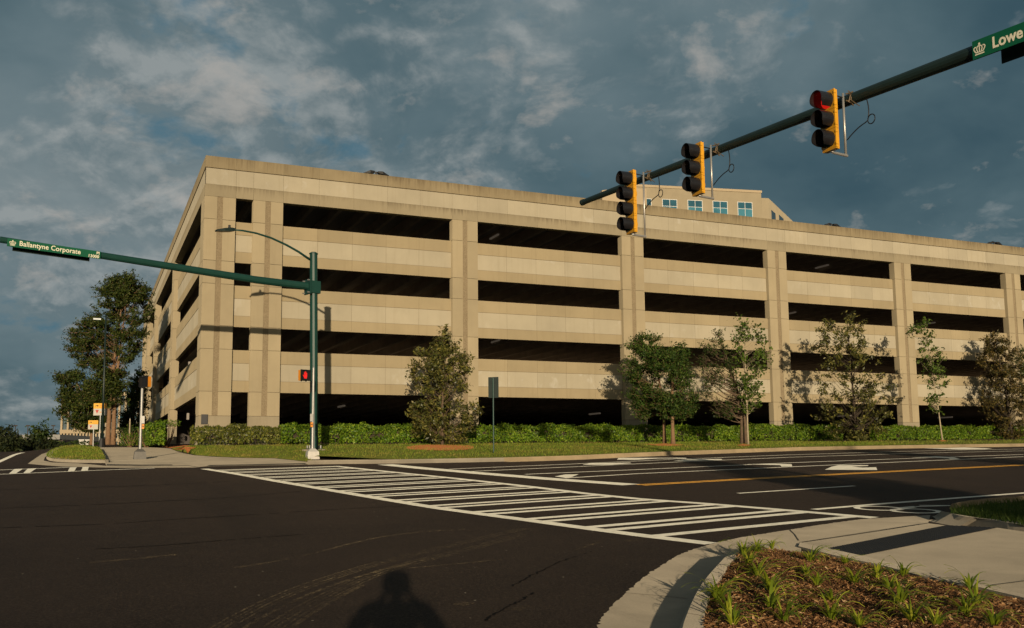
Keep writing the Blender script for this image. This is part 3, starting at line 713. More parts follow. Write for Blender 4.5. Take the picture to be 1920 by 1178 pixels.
struct('tyre_tracks',mb,M['dust'])
mb=MB()
for pts,wd in (([(-60,992),(128,986),(230,981.5),(330,974),(470,966),(620,956),(760,949)],.05),([(-60,956),(60,951),(200,946),(300,940),(400,936),(560,922)],.05),([(180,1030),(300,1024),(400,1015),(560,1003)],.04),([(-60,920),(120,916),(300,910),(430,903)],.05),([(960,1100),(1010,1072),(1060,1050),(1110,1034)],.02),([(905,1165),(950,1140),(1000,1112)],.025)):
    P=resample(chaikin([hit(*p) for p in pts],2),40); P[:,:2]+=rng.normal(0,.012,(40,2))
    for i in range(39):
        if rng.random()<.88: ribbon(mb,P[i],P[i+1],wd*rng.uniform(.5,1.3),.004,1)
struct('road_seams',mb,M['seam'])
# ------------------------------------------------------------------ parking garage
W1=1.4796; WC=1.469; A2=2.3326; S2=10.56; S=10.554
colx=[(0,W1),(A2,A2+WC)]+[(A2+S2+S*k,A2+S2+S*k+WC) for k in range(0,7)]
XEND=colx[-1][1]; YEND=54.5
leftcols=[(17.3,18.8),(35.3,36.8),(46.0,47.5),(YEND-1.5,YEND)]
GB=2.35   # ground at the building
garage=thing('parking_garage','large beige concrete parking garage with four open decks across the road','parking garage',(0,0,GB))
def gbuild(mb,name,mats):
    mb.v=[(x,y,z-GB) for x,y,z in mb.v]; return mb.build(name,mats,garage)
levels=[GB,ZL-1.178]+[z for m in range(3) for z in (ZL+m*H,ZL+(m+1)*H-HOP)]+[ZL+3*H]
G=.009
CM=[M['column'],M['aggregate'],M['plinth'],M['joint']]
def column_front(x0,x1,left_return=0):
    mb=MB(); w=x1-x0; a,b=x0+.405*w,x0+.59*w; dp=.45
    mb.box(x0+.02,x1-.02,.05,dp-.01,GB,ZL+3*H-.01,3)
    for i in range(len(levels)-1):
        z0,z1=levels[i]+G,levels[i+1]-G
        if i==0: mb.box(x0,x1,.0,dp,z0,z1,2)
        else:
            if left_return:
                mb.box(x0,a,0,dp,z0,z1,0); mb.box(x0,x0+.45,dp,left_return,z0,z1,0)
            else: mb.box(x0,a,0,dp,z0,z1,0)
            mb.box(b,x1,0,dp,z0,z1,0); mb.box(a,b,.035,dp-.02,z0-G*(i>1),z1+G,1)
        if i==0 and left_return: mb.box(x0,x0+.45,dp,left_return,z0,z1,2)
    return gbuild(mb,'column',CM)
column_front(*colx[0],left_return=1.5)
for c in colx[1:]: column_front(*c)
def column_left(y0,y1):
    mb=MB(); w=y1-y0; a,b=y0+.405*w,y0+.59*w; dp=.45
    mb.box(.05,dp-.01,y0+.02,y1-.02,GB,ZL+3*H-.01,3)
    for i in range(len(levels)-1):
        z0,z1=levels[i]+G,levels[i+1]-G
        if i==0: mb.box(0,dp,y0,y1,z0,z1,2)
        else: mb.box(0,dp,y0,a,z0,z1,0); mb.box(0,dp,b,y1,z0,z1,0); mb.box(.035,dp-.02,a,b,z0,z1,1)
    return gbuild(mb,'column',CM)
for c in leftcols: column_left(*c)
SM=[M['panel_tan'],M['panel_light'],M['joint']]
def spandrel(a0,a1,z0,z1,left=False,npan=5):
    mb=MB(); hh=z1-z0
    def bx(u0,u1,d0,d1,w0,w1,mi):
        if left: mb.box(d0,d1,u0,u1,w0,w1,mi)
        else: mb.box(u0,u1,d0,d1,w0,w1,mi)
    bx(a0,a1,.26,.42,z0+.01,z1-.01,2)
    bz=[z0,z0+.269*hh,z0+.686*hh,z1]
    for k in range(npan):
        u0=a0+(a1-a0)*k/npan; u1=a0+(a1-a0)*(k+1)/npan
        g0=.006 if k else 0; g1=.006 if k<npan-1 else 0
        bx(u0+g0,u1-g1,.235,.43,bz[0],bz[1]-.007,0); bx(u0+g0,u1-g1,.25,.43,bz[1]+.007,bz[2]-.007,1); bx(u0+g0,u1-g1,.235,.43,bz[2]+.007,bz[3],0)
    return gbuild(mb,'spandrel_panel',SM)
for m in range(3):
    z0,z1=ZL+m*H,ZL+(m+1)*H-HOP
    spandrel(colx[0][1],colx[1][0],z0,z1,npan=1)
    for i in range(1,len(colx)-1): spandrel(colx[i][1],colx[i+1][0],z0,z1)
    ys=[1.5]+[v for c in leftcols for v in c]
    for i in range(0,len(ys)-1,2): spandrel(ys[i],ys[i+1],z0,z1,left=True,npan=7 if i==0 else 6)
# top band: lower tan band, light band, weathered cornice
def fascia(left):
    mb=MB(); L0,L1=(.45,YEND) if left else (0,XEND)
    def bx(u0,u1,d0,d1,w0,w1,mi):
        if left: mb.box(d0,d1,u0,u1,w0,w1,mi)
        else: mb.box(u0,u1,d0,d1,w0,w1,mi)
    zf=ZL+3*H; z1,z2,z3=zf+.60,zf+1.44,zf+2.02
    bx(L0+.03,L1,.06,.36,zf+.02,z3-.02,2)
    if left: marks=[.45]+[1.5+k*2.63 for k in range(0,21)]
    else:
        marks=[0]
        for i in range(len(colx)):
            if i: marks+=[marks[-1]*0+colx[i][0]]
            marks.append(colx[i][1])
            if 1<=i<len(colx)-1: marks+=[colx[i][1]+(colx[i+1][0]-colx[i][1])*k/5 for k in range(1,5)]
    marks=[m_ for m_ in marks if m_<L1-.5]+[L1]
    for k in range(len(marks)-1):
        u0,u1=marks[k],marks[k+1]; g0=.006 if k else 0; g1=.006 if k<len(marks)-2 else 0
        bx(u0+g0,u1-g1,0,.40,zf,z1-.008,4); bx(u0+g0+(.0 if k or left else .035),u1-g1,.035,.40,z1+.008,z2-.03,1); bx(u0+g0*.5,u1-g1*.5,0,.42,z2,z3,3)
    return gbuild(mb,'fascia',[M['panel_tan'],M['panel_light'],M['joint'],M['cornice'],M['panel_band']])
fascia(False); fascia(True)
# decks, double-tee ceilings, back walls
for m in range(4):
    z=ZL+m*H
    mb=MB(); mb.box(.44,XEND-.05,.44,YEND-.4,z+.85,z+.97); gbuild(mb,'floor_slab',M['deck'] if m<3 else M['roofdeck'])
    mb=MB(); x=1.0
    while x<XEND-.6: mb.box(x,x+.2,.46,36,z+.27,z+.85); x+=1.5
    gbuild(mb,'ceiling_joists',M['tee'])
mb=MB(); mb.box(.44,XEND-.05,.44,YEND-.4,GB-.05,GB+.04); gbuild(mb,'ground_slab',M['deck'])
mb=MB(); mb.box(.43,XEND-.4,YEND-.38,YEND-.05,GB,ZL+3*H+2.0); gbuild(mb,'back_wall',M['panel_tan'])
mb=MB(); mb.box(XEND-.36,XEND,.46,YEND-.39,GB,ZL+3*H+2.0); gbuild(mb,'end_wall',M['panel_tan'])
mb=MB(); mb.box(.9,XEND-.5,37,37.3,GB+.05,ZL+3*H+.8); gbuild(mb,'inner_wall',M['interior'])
for px,py in ((927,444),(1262,472),(1541,500),(1785,523),(935,541),(1265,564),(1480,588),(1740,607),(930,640),(1290,658),(1115,776),(1583,780),(1772,783),(640,762)):
    q=aty(px,py,5.0); mb=MB(); mb.box(q[0]-.07,q[0]+.07,4.35,5.65,q[2]-.045,q[2]+.045); gbuild(mb,'ceiling_light',M['tube_lit'])
for m in range(4):
    if True:
        for yy in (14.5,30.5):
            mb=MB(); mb.box(.78,.92,yy,yy+.12,ZL+m*H-.75,ZL+m*H-.35); gbuild(mb,'ceiling_light',M['tube_lit'])
mb=MB(); mb.box(.12,.42,-.06,-.002,GB+1.15,GB+1.62); mb.box(.15,.39,-.10,-.06,GB+1.2,GB+1.55); gbuild(mb,'wall_box',M['black'])
# twin-headed lamps standing on the roof deck
DECK=ZL+3*H+.97
def roof_lamp(px,py,y,label):
    p=aty(px,py,y); t_=thing('roof_lamp',label,'lamp post',(p[0],p[1],DECK),0,'lamp posts on the garage roof'); hh=p[2]-DECK
    mb=MB(); mb.tube([(0,0,0),(0,0,hh)],[.08,.06],8); mb.build('pole',M['black'],t_)
    for s in (-1,1):
        mb=MB(); mb.hexa([(s*.12,-.16,hh-.10),(s*.42,-.2,hh-.16),(s*.86,-.17,hh-.30),(s*.86,.17,hh-.30),(s*.42,.2,hh-.16),(s*.12,.16,hh-.10)],[(s*.12,-.14,hh+.02),(s*.42,-.18,hh+.03),(s*.86,-.12,hh-.18),(s*.86,.12,hh-.18),(s*.42,.18,hh+.03),(s*.12,.14,hh+.02)]); mb.build('lamp_head',M['black'],t_)
    mb=MB(); mb.tube([(-.4,0,hh-.02),(.4,0,hh-.02)],.035,6); mb.build('crossarm',M['black'],t_)
roof_lamp(705,322.5,12,'black twin-headed roof lamp peeking over the parapet above the second bay from the corner')
roof_lamp(1559,420.5,12,'black twin-headed roof lamp on the garage roof just right of the office block')
roof_lamp(1864,454.5,12,'black twin-headed roof lamp on the garage roof nearest the right edge of the photo')

# ------------------------------------------------------------------ office block rising behind the garage roof
ob=thing('office_building','tan office block with blue windows rising behind the parking garage roof','office building',(0,0,2.7))
e1=np.array([.978,-.208,0]); n1=np.array([-.208,-.978,0]); e2=np.array([.79,.613,0])
Pm=CAM+ray(1427,362)*150.0; 
def onface(px,py): return atplane(px,py,Pm,n1)
zt=Pm[2]; cor=onface(1441,372); zc=cor[2]
L0=onface(1178,352); 
def at(u,z): 
    """point on the main face, u metres left of the step"""
    q=Pm-e1*u; return np.array([q[0],q[1],z])
mb=MB(); back=-n1*26
uL=float((Pm-L0)@e1)
def prism(mb,base,z0,z1,mi=0):
    mb.hexa([(p[0],p[1],z0-2.7) for p in base],[(p[0],p[1],z1-2.7) for p in base],mi)
prism(mb,[at(uL,0),at(0,0),at(0,0)+back,at(uL,0)+back],2.7,zt)
o=mb.build('main_wall',[M['office_wall']],ob)
mb=MB(); c0=np.array([cor[0],cor[1],0]); c1=c0+e2*26
prism(mb,[at(-.01,0),c0,c1,at(-.01,0)+back*.98],2.7,zc); mb.build('corner_wall',[M['office_wall']],ob)
mb=MB(); prism(mb,[at(uL,0)+n1*.12,at(-.1,0)+n1*.12,at(-.1,0)-n1*.3,at(uL,0)-n1*.3],zt-.02,zt+.35); mb.build('parapet_cap',M['office_wall2'],ob)
for cx in (1207,1255,1302.5,1349.5,1396):
    a=onface(cx-13.8,371.5+ (cx-1207)*.037); b=onface(cx+14.2,372.5+(cx-1207)*.037)
    ww=float((b-a)@e1); z1=a[2]; z0=z1-3.3; q=a+n1*.02
    mb=MB()
    def pane(u0,u1,w0,w1,mi,d):
        p0=q+e1*u0+n1*d; p1=q+e1*u1+n1*d; s0=q+e1*u0-n1*.2; s1=q+e1*u1-n1*.2
        mb.hexa([(p[0],p[1],w0-2.7) for p in (p0,p1,s1,s0)],[(p[0],p[1],w1-2.7) for p in (p0,p1,s1,s0)],mi)
    pane(0,ww,z0,z1,0,.04)
    win=mb.build('window',M['white_trim'],ob); mb=MB()
    for u0,u1 in ((.035,.485),(.515,.965)):
        for w0,w1 in ((.30,.985),(.0,.0)): 
            if w1: pane(u0*ww,u1*ww,z1-1.05,z1-.08,1,.055); pane(u0*ww,u1*ww,z0+.15,z1-1.12,0,.055)
    mb.build('pane',[M['glass_blue'],M['glass_deep']],win)
for px0,px1,py0 in ((1446,1453.5,394),(1460.5,1468.5,403)):
    n2=np.array([e2[1],-e2[0],0]); a=atplane(px0,py0,c0+np.array([0,0,zc]),n2); b=atplane(px1,py0+5,c0+np.array([0,0,zc]),n2)
    mb=MB(); s=n2*.05
    mb.hexa([(a[0]-s[0]*4,a[1]-s[1]*4,a[2]-5.2),(b[0]-s[0]*4,b[1]-s[1]*4,a[2]-5.2),(b[0]+s[0],b[1]+s[1],a[2]-5.2),(a[0]+s[0],a[1]+s[1],a[2]-5.2)],[(a[0]-s[0]*4,a[1]-s[1]*4,a[2]-2.7),(b[0]-s[0]*4,b[1]-s[1]*4,a[2]-2.7),(b[0]+s[0],b[1]+s[1],a[2]-2.7),(a[0]+s[0],a[1]+s[1],a[2]-2.7)])
    mb.build('window',M['glass_dark'],ob)
# pale stair roof at its left end
a=atplane(1129,357,Pm+n1*5,n1); b=atplane(1212,352,Pm+n1*5,n1); c=atplane(1212,374,Pm+n1*5,n1); e=atplane(1162,352,Pm+n1*5,n1)
mb=MB(); bk=-n1*4.5
ring_=[(e[0],e[1],c[2]-5-2.7),(b[0],b[1],c[2]-5-2.7),(b[0],b[1],e[2]-2.7),(e[0],e[1],e[2]-2.7)]
mb.hexa(ring_,[(x+bk[0],y+bk[1],z) for x,y,z in ring_]); mb.build('penthouse',M['office_wall2'],ob)
mb=MB(); ring_=[(a[0],a[1],c[2]-5-2.7),(e[0],e[1],c[2]-5-2.7),(e[0],e[1],e[2]-2.75),(a[0],a[1],a[2]-2.7)]
mb.hexa(ring_,[(x+bk[0]*.8,y+bk[1]*.8,z) for x,y,z in ring_]); mb.build('penthouse_lean_to',M['office_wall2'],ob)

# ------------------------------------------------------------------ signal pole on the far corner
PT=np.array([3.717,-7.775,10.466]); PB=ground_at(588.6,846.5); PB=np.array([PT[0]+.14,PT[1],LZ(PT[0]+.14,PT[1])])
sp_=thing('traffic_signal_pole','dark green steel mast arm pole on the lawn before the garage corner','signal pole',PB)
def rel(p,o=PB): return tuple(np.array(p)-o)
def lathe_pole(mb,a,b,r0,r1,n=12):
    mb.tube([a,b],[r0,r1],n)
mb=MB(); lathe_pole(mb,(0,0,.05),rel(PT),.17,.165,12); smooth_angle(mb.build('pole',M['green_metal'],sp_),25)
mb=MB(); mb.tube([rel(PT),rel(PT+np.array([0,0,.04]))],.19,12); mb.tube([rel(PT+np.array([0,0,.04])),rel(PT+np.array([0,0,.09]))],[.19,.10],12); mb.build('pole_cap',M['green_metal'],sp_)
mb=MB(); mb.box(-.3,.3,-.3,.3,.02,.07); mb.build('base_plate',M['green_dark'],sp_)
for sx in (-.23,.23):
    for sy in (-.23,.23):
        mb=MB(); mb.tube([(sx,sy,.0),(sx,sy,.2)],.035,6); mb.build('bolt',M['galv'],sp_)
mb=MB(); mb.tube([(0,0,-.3),(0,0,.03)],.48,20); mb.build('footing',M['pave'],sp_)
A1=np.array([1.258,-8.158,9.129]); A2_=np.array([-2.827,-9.240,9.302]); da=(A2_-A1)/np.linalg.norm(A2_-A1)
AZ=PT[2]-1.42
A0=np.array([PT[0]+.02,PT[1]-.02,AZ]); 
def armp(tt): 
    q=A1+da*tt; k=max(0,(1.0-abs(tt+2.55)/2.55)) if tt<0 else 0
    return q
mb=MB(); st=[A0]+[A1+da*k for k in (0.,3,6,9.5)]
mb.tube([rel(p) for p in st],[.165,.155,.145,.132,.115],12); smooth_angle(mb.build('mast_arm',M['green_metal'],sp_),25)
ex=np.array([da[0],da[1],0]); ex/=np.linalg.norm(ex); ey=np.array([-ex[1],ex[0],0])
mb=MB()
def obox(mb,c,u,v,hu,hv,z0,z1,mi=0):
    c=np.array(c); b=[c-u*hu-v*hv,c+u*hu-v*hv,c+u*hu+v*hv,c-u*hu+v*hv]
    mb.hexa([(p[0],p[1],z0) for p in b],[(p[0],p[1],z1) for p in b],mi)
cz=AZ-PB[2]
obox(mb,rel(A0),ex,ey,.23,.2,cz-.28,cz+.24); obox(mb,np.array(rel(A0))+ex*.27,ex,ey,.03,.28,cz-.34,cz+.30); mb.build('arm_clamp',M['green_metal'],sp_)
for s in (-1,1):
    for zz_ in (-.28,.24):
        q=np.array(rel(A0))+ex*.32+ey*.22*s; mb=MB(); mb.tube([(q[0]-ex[0]*.02,q[1]-ex[1]*.02,cz+zz_),(q[0]+ex[0]*.08,q[1]+ex[1]*.08,cz+zz_)],.028,6); mb.build('bolt',M['galv'],sp_)
# luminaire arm: curved bracket towards the left with an LED head
PH=np.array([.144,-8.52,11.05]); dl=(PH-PT); dl[2]=0; LL=np.linalg.norm(dl); dl/=LL
def lum(px,py): return atplane(px,py,PT,np.array([-dl[1],dl[0],0]))
pts=[lum(581,487),lum(560,472.5),lum(536,459),lum(508,446.2),lum(480,437.4),lum(455,432.6),lum(438,431.2)]
mb=MB(); mb.tube([rel(p) for p in pts],[.055,.05,.047,.044,.04,.038,.036],8); mb.build('luminaire_arm',M['green_metal'],sp_,smooth=True)
h0,h1=lum(440,431.2),lum(404,431.4); u=(h1-h0); hl=np.linalg.norm(u); u/=hl; v=np.array([-dl[1],dl[0],0])
mb=MB()
def headring(s,hw,zt_,zb_): 
    c=h0+u*s; return [c-v*hw+np.array([0,0,zb_]),c+v*hw+np.array([0,0,zb_]),c+v*hw*.8+np.array([0,0,zt_]),c-v*hw*.8+np.array([0,0,zt_])]
rs=[headring(0,.07,.06,-.05),headring(.16,.13,.08,-.07),headring(hl*.55,.16,.06,-.07),headring(hl*.97,.12,.01,-.05),headring(hl,.07,-.01,-.04)]
for a,b in zip(rs[:-1],rs[1:]): mb.hexa([rel(p) for p in a],[rel(p) for p in b])
mb.build('lamp_head',M['green_dark'],sp_)
mb=MB(); c=h0+u*.22; mb.tube([rel(c+np.array([0,0,.06])),rel(c+np.array([0,0,.2]))],[.055,.045],8); mb.build('photocell',M['black'],sp_)

def crown_mesh(parent,mat,s,x,y,z=.004):
    """small five-ribbed crown emblem, about s wide"""
    mb=MB()
    def seg(pts,wd):
        P=np.array(pts)*s
        for i in range(len(P)-1):
            d=P[i+1]-P[i]; n=np.array([-d[1],d[0]]); n=n/np.linalg.norm(n)*wd*s/2
            mb.poly([(x+p[0],y+p[1],z) for p in (P[i]-n,P[i+1]-n,P[i+1]+n,P[i]+n)])
    seg([(-.36,-.36),(.36,-.36)],.09)
    seg([(-.30,-.22),(.30,-.22)],.07)
    seg([(-.05,-.2),(-.05,.2)],.075) if False else seg([(0,-.2),(0,.22)],.085)
    for sg in (-1,1):
        seg([(sg*.14,-.2),(sg*.21,.02),(sg*.19,.16),(sg*.08,.25),(0,.27)],.08)
        seg([(sg*.29,-.2),(sg*.42,.02),(sg*.43,.13),(sg*.36,.21),(sg*.25,.19)],.085)
    P=[(x+.085*s*math.cos(k*.785),y+s*.39+.085*s*math.sin(k*.785),z) for k in range(8)]; mb.poly(P)
    return mb.build('crown_emblem',mat,parent)
def hung_sign(name,label,origin,du,width,height,thick=.02):
    """sign plate whose local x runs along du, local y up, local z towards the reader"""
    o=thing(name,label,'street sign',origin)
    du=np.array(du)/np.linalg.norm(du); up=np.array([0,0,1.]); nz=np.cross(du,up); nz/=np.linalg.norm(nz); up=np.cross(nz,du)
    o.matrix_world=Matrix(((du[0],up[0],nz[0],origin[0]),(du[1],up[1],nz[1],origin[1]),(du[2],up[2],nz[2],origin[2]),(0,0,0,1)))
    mb=MB(); mb.box(0,width,0,height,-thick,0); mb.build('sign_plate',M['sign_green'],o)
    mb=MB(); mb.box(.25,width-.28,-.07,height-.06,-.36-thick,-.34-thick); mb.build('back_plate',M['green_dark'],o)
    return o
# street name sign on the left mast arm: plate in the vertical plane of the arm, 0.2 m in front of it
nrm=np.array([da[1],-da[0],0]); nrm/=np.linalg.norm(nrm)
if nrm[1]>0: nrm=-nrm
def lsg(px,py): return atplane(px,py,A1+nrm*.19,nrm)
bl,br,tl,tr=lsg(13,461.5),lsg(188,486.0),lsg(15,446.8),lsg(188.5,470.6)
sg=hung_sign('street_name_sign','green street name sign reading Ballantyne Corporate on the left mast arm',bl,br-bl,float(np.linalg.norm(br-bl)),float(np.linalg.norm(tl-bl)))
SW,SH=float(np.linalg.norm(br-bl)),float(np.linalg.norm(tl-bl))
fs=SH*.62/.72*1.0
tm=text_mesh('Ballantyne Corporate',fs,M['sign_white'],sg,bold=.004); bb=max(v.co.x for v in tm.data.vertices); tm.data.transform(Matrix.Diagonal((SW*.655/bb,1,1,1))); tm.location=(SW*.122,SH*.27,.003)
tm=text_mesh('13000',fs*.62,M['sign_white'],sg,bold=.004); bb=max(v.co.x for v in tm.data.vertices); tm.data.transform(Matrix.Diagonal((SW*.125/bb,1,1,1))); tm.location=(SW*.86,SH*.08,.003)
tm=text_mesh('Pl',fs*.56,M['sign_white'],sg,bold=.004); bb=max(v.co.x for v in tm.data.vertices); tm.data.transform(Matrix.Diagonal((SW*.035/bb,1,1,1))); tm.location=(SW*.952,SH*.58,.003)
crown_mesh(sg,M['sign_white'],SH*.78,SW*.055,SH*.48)

# ------------------------------------------------------------------ mast arm on the near corner (pole stands outside the frame)
dA=np.array([-.13,.9915,0]); AP=np.array([7.03,-31.1,7.9]); nA=np.array([dA[1],-dA[0],0]); nA=-nA   # towards the west
def arm(px,py,e=0.0): return atplane(px,py,AP+nA*e,nA)
ap=[arm(1820,101.5),arm(1658,162.7),arm(1480,230.2),arm(1258,315.3),arm(1092,380)]
base_xy=ap[0]-(ap[1]-ap[0])/np.linalg.norm(ap[1]-ap[0])*5.0
PN=np.array([base_xy[0],base_xy[1],GZ(base_xy[0],base_xy[1])+.15])
sn=thing('traffic_signal_pole','dark green mast arm reaching over the road from the right edge of the photo','signal pole',PN)
def rn(p): return tuple(np.array(p)-PN)
topz=base_xy[2]
mb=MB(); mb.tube([(0,0,.05),(0,0,topz-PN[2]+.5)],[.19,.17],12); smooth_angle(mb.build('pole',M['green_metal'],sn),25)
mb=MB(); mb.tube([rn(base_xy)]+[rn(p) for p in ap],[.135,.118,.108,.098,.085,.07],14); smooth_angle(mb.build('mast_arm',M['green_dark'],sn),25)
mb=MB(); e_=(ap[-1]-ap[-2])/np.linalg.norm(ap[-1]-ap[-2]); mb.tube([rn(ap[-1]-e_*.06),rn(ap[-1]+e_*.02)],[.08,.08],14); mb.build('arm_cap',M['green_dark'],sn)
mb=MB(); mb.box(-.32,.32,-.32,.32,0,.06); mb.build('base_plate',M['green_dark'],sn)
mb=MB(); mb.box(-.26,.26,-.26,.26,topz-PN[2]-.28,topz-PN[2]+.28); mb.build('arm_clamp',M['green_dark'],sn)
# the sign on it
def rsg(px,py): return arm(px,py,.16)
tl=rsg(1821.8,79.0); bl=rsg(1824.3,113.0); sh=float(tl[2]-bl[2]); along=(ap[0]-ap[1])/np.linalg.norm(ap[0]-ap[1])
sg2=hung_sign('street_name_sign','green street name sign beginning Lowe at the upper right edge',bl,along,3.2,sh)
fs=sh*.60/.72
tm=text_mesh('Lowe',fs,M['sign_white'],sg2,bold=.006,squeeze=.86); k=rsg(1860,82); tm.location=(float((k-bl)@along),sh*.24,.003)
k=rsg(1837,98); crown_mesh(sg2,M['sign_white'],sh*.72,float((k-bl)@along),sh*.47)

# signals: local +x is the way the lenses face, z up, origin at the centre of the door face
def signal(name,label,px,py,nsec,lit,az):
    P=arm(px,py,.54); o=thing(name,label,'traffic signal',P,az,'traffic signals on the right mast arm')
    SEC=.358; h=SEC*nsec
    mb=MB()
    for k in range(nsec):
        z0=-h/2+k*SEC+.003; z1=z0+SEC-.006
        mb.box(-.085,-.02,-.15,.15,z0,z1); mb.box(-.02,.012,-.178,.178,z0,z1)
        zc_=(z0+z1)/2
        mb.tube([(-.085,0,zc_),(-.13,0,zc_),(-.155,0,zc_)],[.12,.10,.05],12)
        for s in (-1,1): mb.box(-.03,.022,s*.178-.012,s*.178+.012,zc_-.13,zc_-.09); mb.box(-.03,.022,s*.178-.012,s*.178+.012,zc_+.09,zc_+.13)
    mb.hexa([(-.085,-.15,-h/2-.02),(.012,-.17,-h/2-.02),(.012,.17,-h/2-.02),(-.085,.15,-h/2-.02)],[(-.085,-.15,-h/2),(.012,-.178,-h/2),(.012,.178,-h/2),(-.085,.15,-h/2)])
    mb.build('housing',M['sig_yellow'],o)
    for k in range(nsec):
        zc_=h/2-(k+.5)*SEC; mb=MB(); n=28; r=.155; r2=.147
        # tunnel visor, cut back at the bottom
        ang=[R(-58)+R(296)*i/n for i in range(n+1)]
        A_=[];B_=[];C_=[];D_=[]
        for a in ang:
            y,z=r*math.cos(a),r*math.sin(a); ln=.265 if z>-.06 else .265+(z+.06)*.9
            A_.append((.012,y,zc_+z)); B_.append((.012+ln,y,zc_+z)); C_.append((.012+ln,y*r2/r,zc_+z*r2/r)); D_.append((.012,y*r2/r,zc_+z*r2/r))
        mb.strip(A_,B_); mb.strip(B_,C_); mb.strip(C_,D_); mb.build('visor',M['visor'],o,smooth=False)
        mb=MB(); mb.tube([(.005,0,zc_),(.03,0,zc_),(.045,0,zc_)],[.146,.135,.05],20)
        top=k==0
        mb.build('lens',M['red_lit'] if (top and lit) else (M['lens_green'] if k==nsec-1 else M['lens_dark']),o,smooth=False)
    tx=-.385
    mb=MB(); mb.tube([(tx,-.02,-h/2-.06),(tx,-.02,h/2+.03)],.022,10); mb.build('mounting_tube',M['alum'],o,smooth=True)
    mb=MB(); mb.tube([(tx-.03,-.02,-h/2-.06),(-.05,0,-h/2-.045)],.026,8); mb.tube([(-.05,0,-h/2-.045),(-.05,0,-h/2-.02)],.03,8); mb.build('lower_bracket',M['alum'],o)
    mb=MB(); mb.tube([(tx,-.02,h/2-.05),(-.1,0,h/2-.04)],.013,8); mb.build('upper_bracket',M['black'],o)
    ax=atplane(px,py,AP,nA)
    # clamp and cable where the tube meets the arm
    dz=float(np.interp(P[1],[p[1] for p in ap],[p[2] for p in ap]))-P[2]
    mb=MB()
    for s in (-1,1): mb.tube([(tx,.05,dz+.06*s),(tx-.10,.06,dz+.09*s),(tx-.17,.05,dz+.13*s)],.014,6)
    for a in range(5):
        t_=a*.5; mb.tube([(tx-.02-.035*a,.09+.02*(a%2),dz-.10+.03*a),(tx-.05-.03*a,.11,dz+.02),(tx-.03-.03*a,.08,dz+.12-.01*a)],.009,5)
    mb.tube([(tx-.05,.1,dz-.05),(tx-.12,.16,dz-.14),(tx-.15,.22,dz-.2)],.008,5)
    mb.build('arm_clamp',M['rust'],o)
    y0=.40; z0=dz-.13; c=[]
    for i in range(10): t_=i/9; c.append((tx-.14+.04*t_,y0+.06*math.sin(t_*2.4),z0-(.42)*t_))
    for i in range(1,15):
        a=2*math.pi*i/14; c.append((tx-.10,y0+.06*math.sin(2.4)+(.085-.085*math.cos(a)),z0-.42-.085*math.sin(a)))
    e=c[-1]
    for i in range(1,9): t_=i/8; c.append((e[0]+(tx-e[0])*t_,e[1]+(.03-e[1])*t_,e[2]-.02-.22*t_**1.6))
    mb=MB(); mb.tube(c,.010,6); mb.build('cable',M['cable'],o,smooth=True)
    return o
azw=math.atan2(nA[1],nA[0])-R(7)
signal('traffic_signal','four-section yellow traffic signal nearest the arm tip',1181.5,378.5,4,False,azw)
signal('traffic_signal','unlit three-section yellow traffic signal before the office block',1306.5,316.5,3,False,azw)
signal('traffic_signal','three-section yellow traffic signal with its top red lens lit',1553.5,226,3,True,azw)

# ------------------------------------------------------------------ pedestrian signals and push buttons
def ped_pole(label,p,ptop,frust_mat,rtop=.055):
    o=thing('pedestrian_signal_pole',label,'signal pole',p); hh=ptop-p[2]
    mb=MB(); a,b=.24,.13
    mb.hexa([(-a,-a,0),(a,-a,0),(a,a,0),(-a,a,0)],[(-a+.03,-a+.03,.30),(a-.03,-a+.03,.30),(a-.03,a-.03,.30),(-a+.03,a-.03,.30)])
    mb.hexa([(-a+.03,-a+.03,.30),(a-.03,-a+.03,.30),(a-.03,a-.03,.30),(-a+.03,a-.03,.30)],[(-.09,-.09,.42),(.09,-.09,.42),(.09,.09,.42),(-.09,.09,.42)]); mb.build('base',frust_mat,o)
    mb=MB(); mb.tube([(0,0,.4),(0,0,hh)],[.06,rtop],12); mb.tube([(0,0,hh),(0,0,hh+.07)],[rtop,.015],12); smooth_angle(mb.build('pole',M['galv'],o),30)
    return o
def ped_button(o,sx,z):
    mb=MB(); mb.box(sx*.07-.045,sx*.07+.045,-.16,-.06,z-.02,z+.17); mb.build('push_button',M['orange'],o); ch=o.children[-1]
    mb=MB(); mb.tube([(sx*.07,-.16,z+.08),(sx*.07,-.175,z+.08)],.025,10); mb.build('button',M['black'],ch)
    mb=MB(); mb.box(sx*.07-.055,sx*.07+.055,-.10,-.07,z+.2,z+.50); mb.build('notice_plate',M['galv'],o)
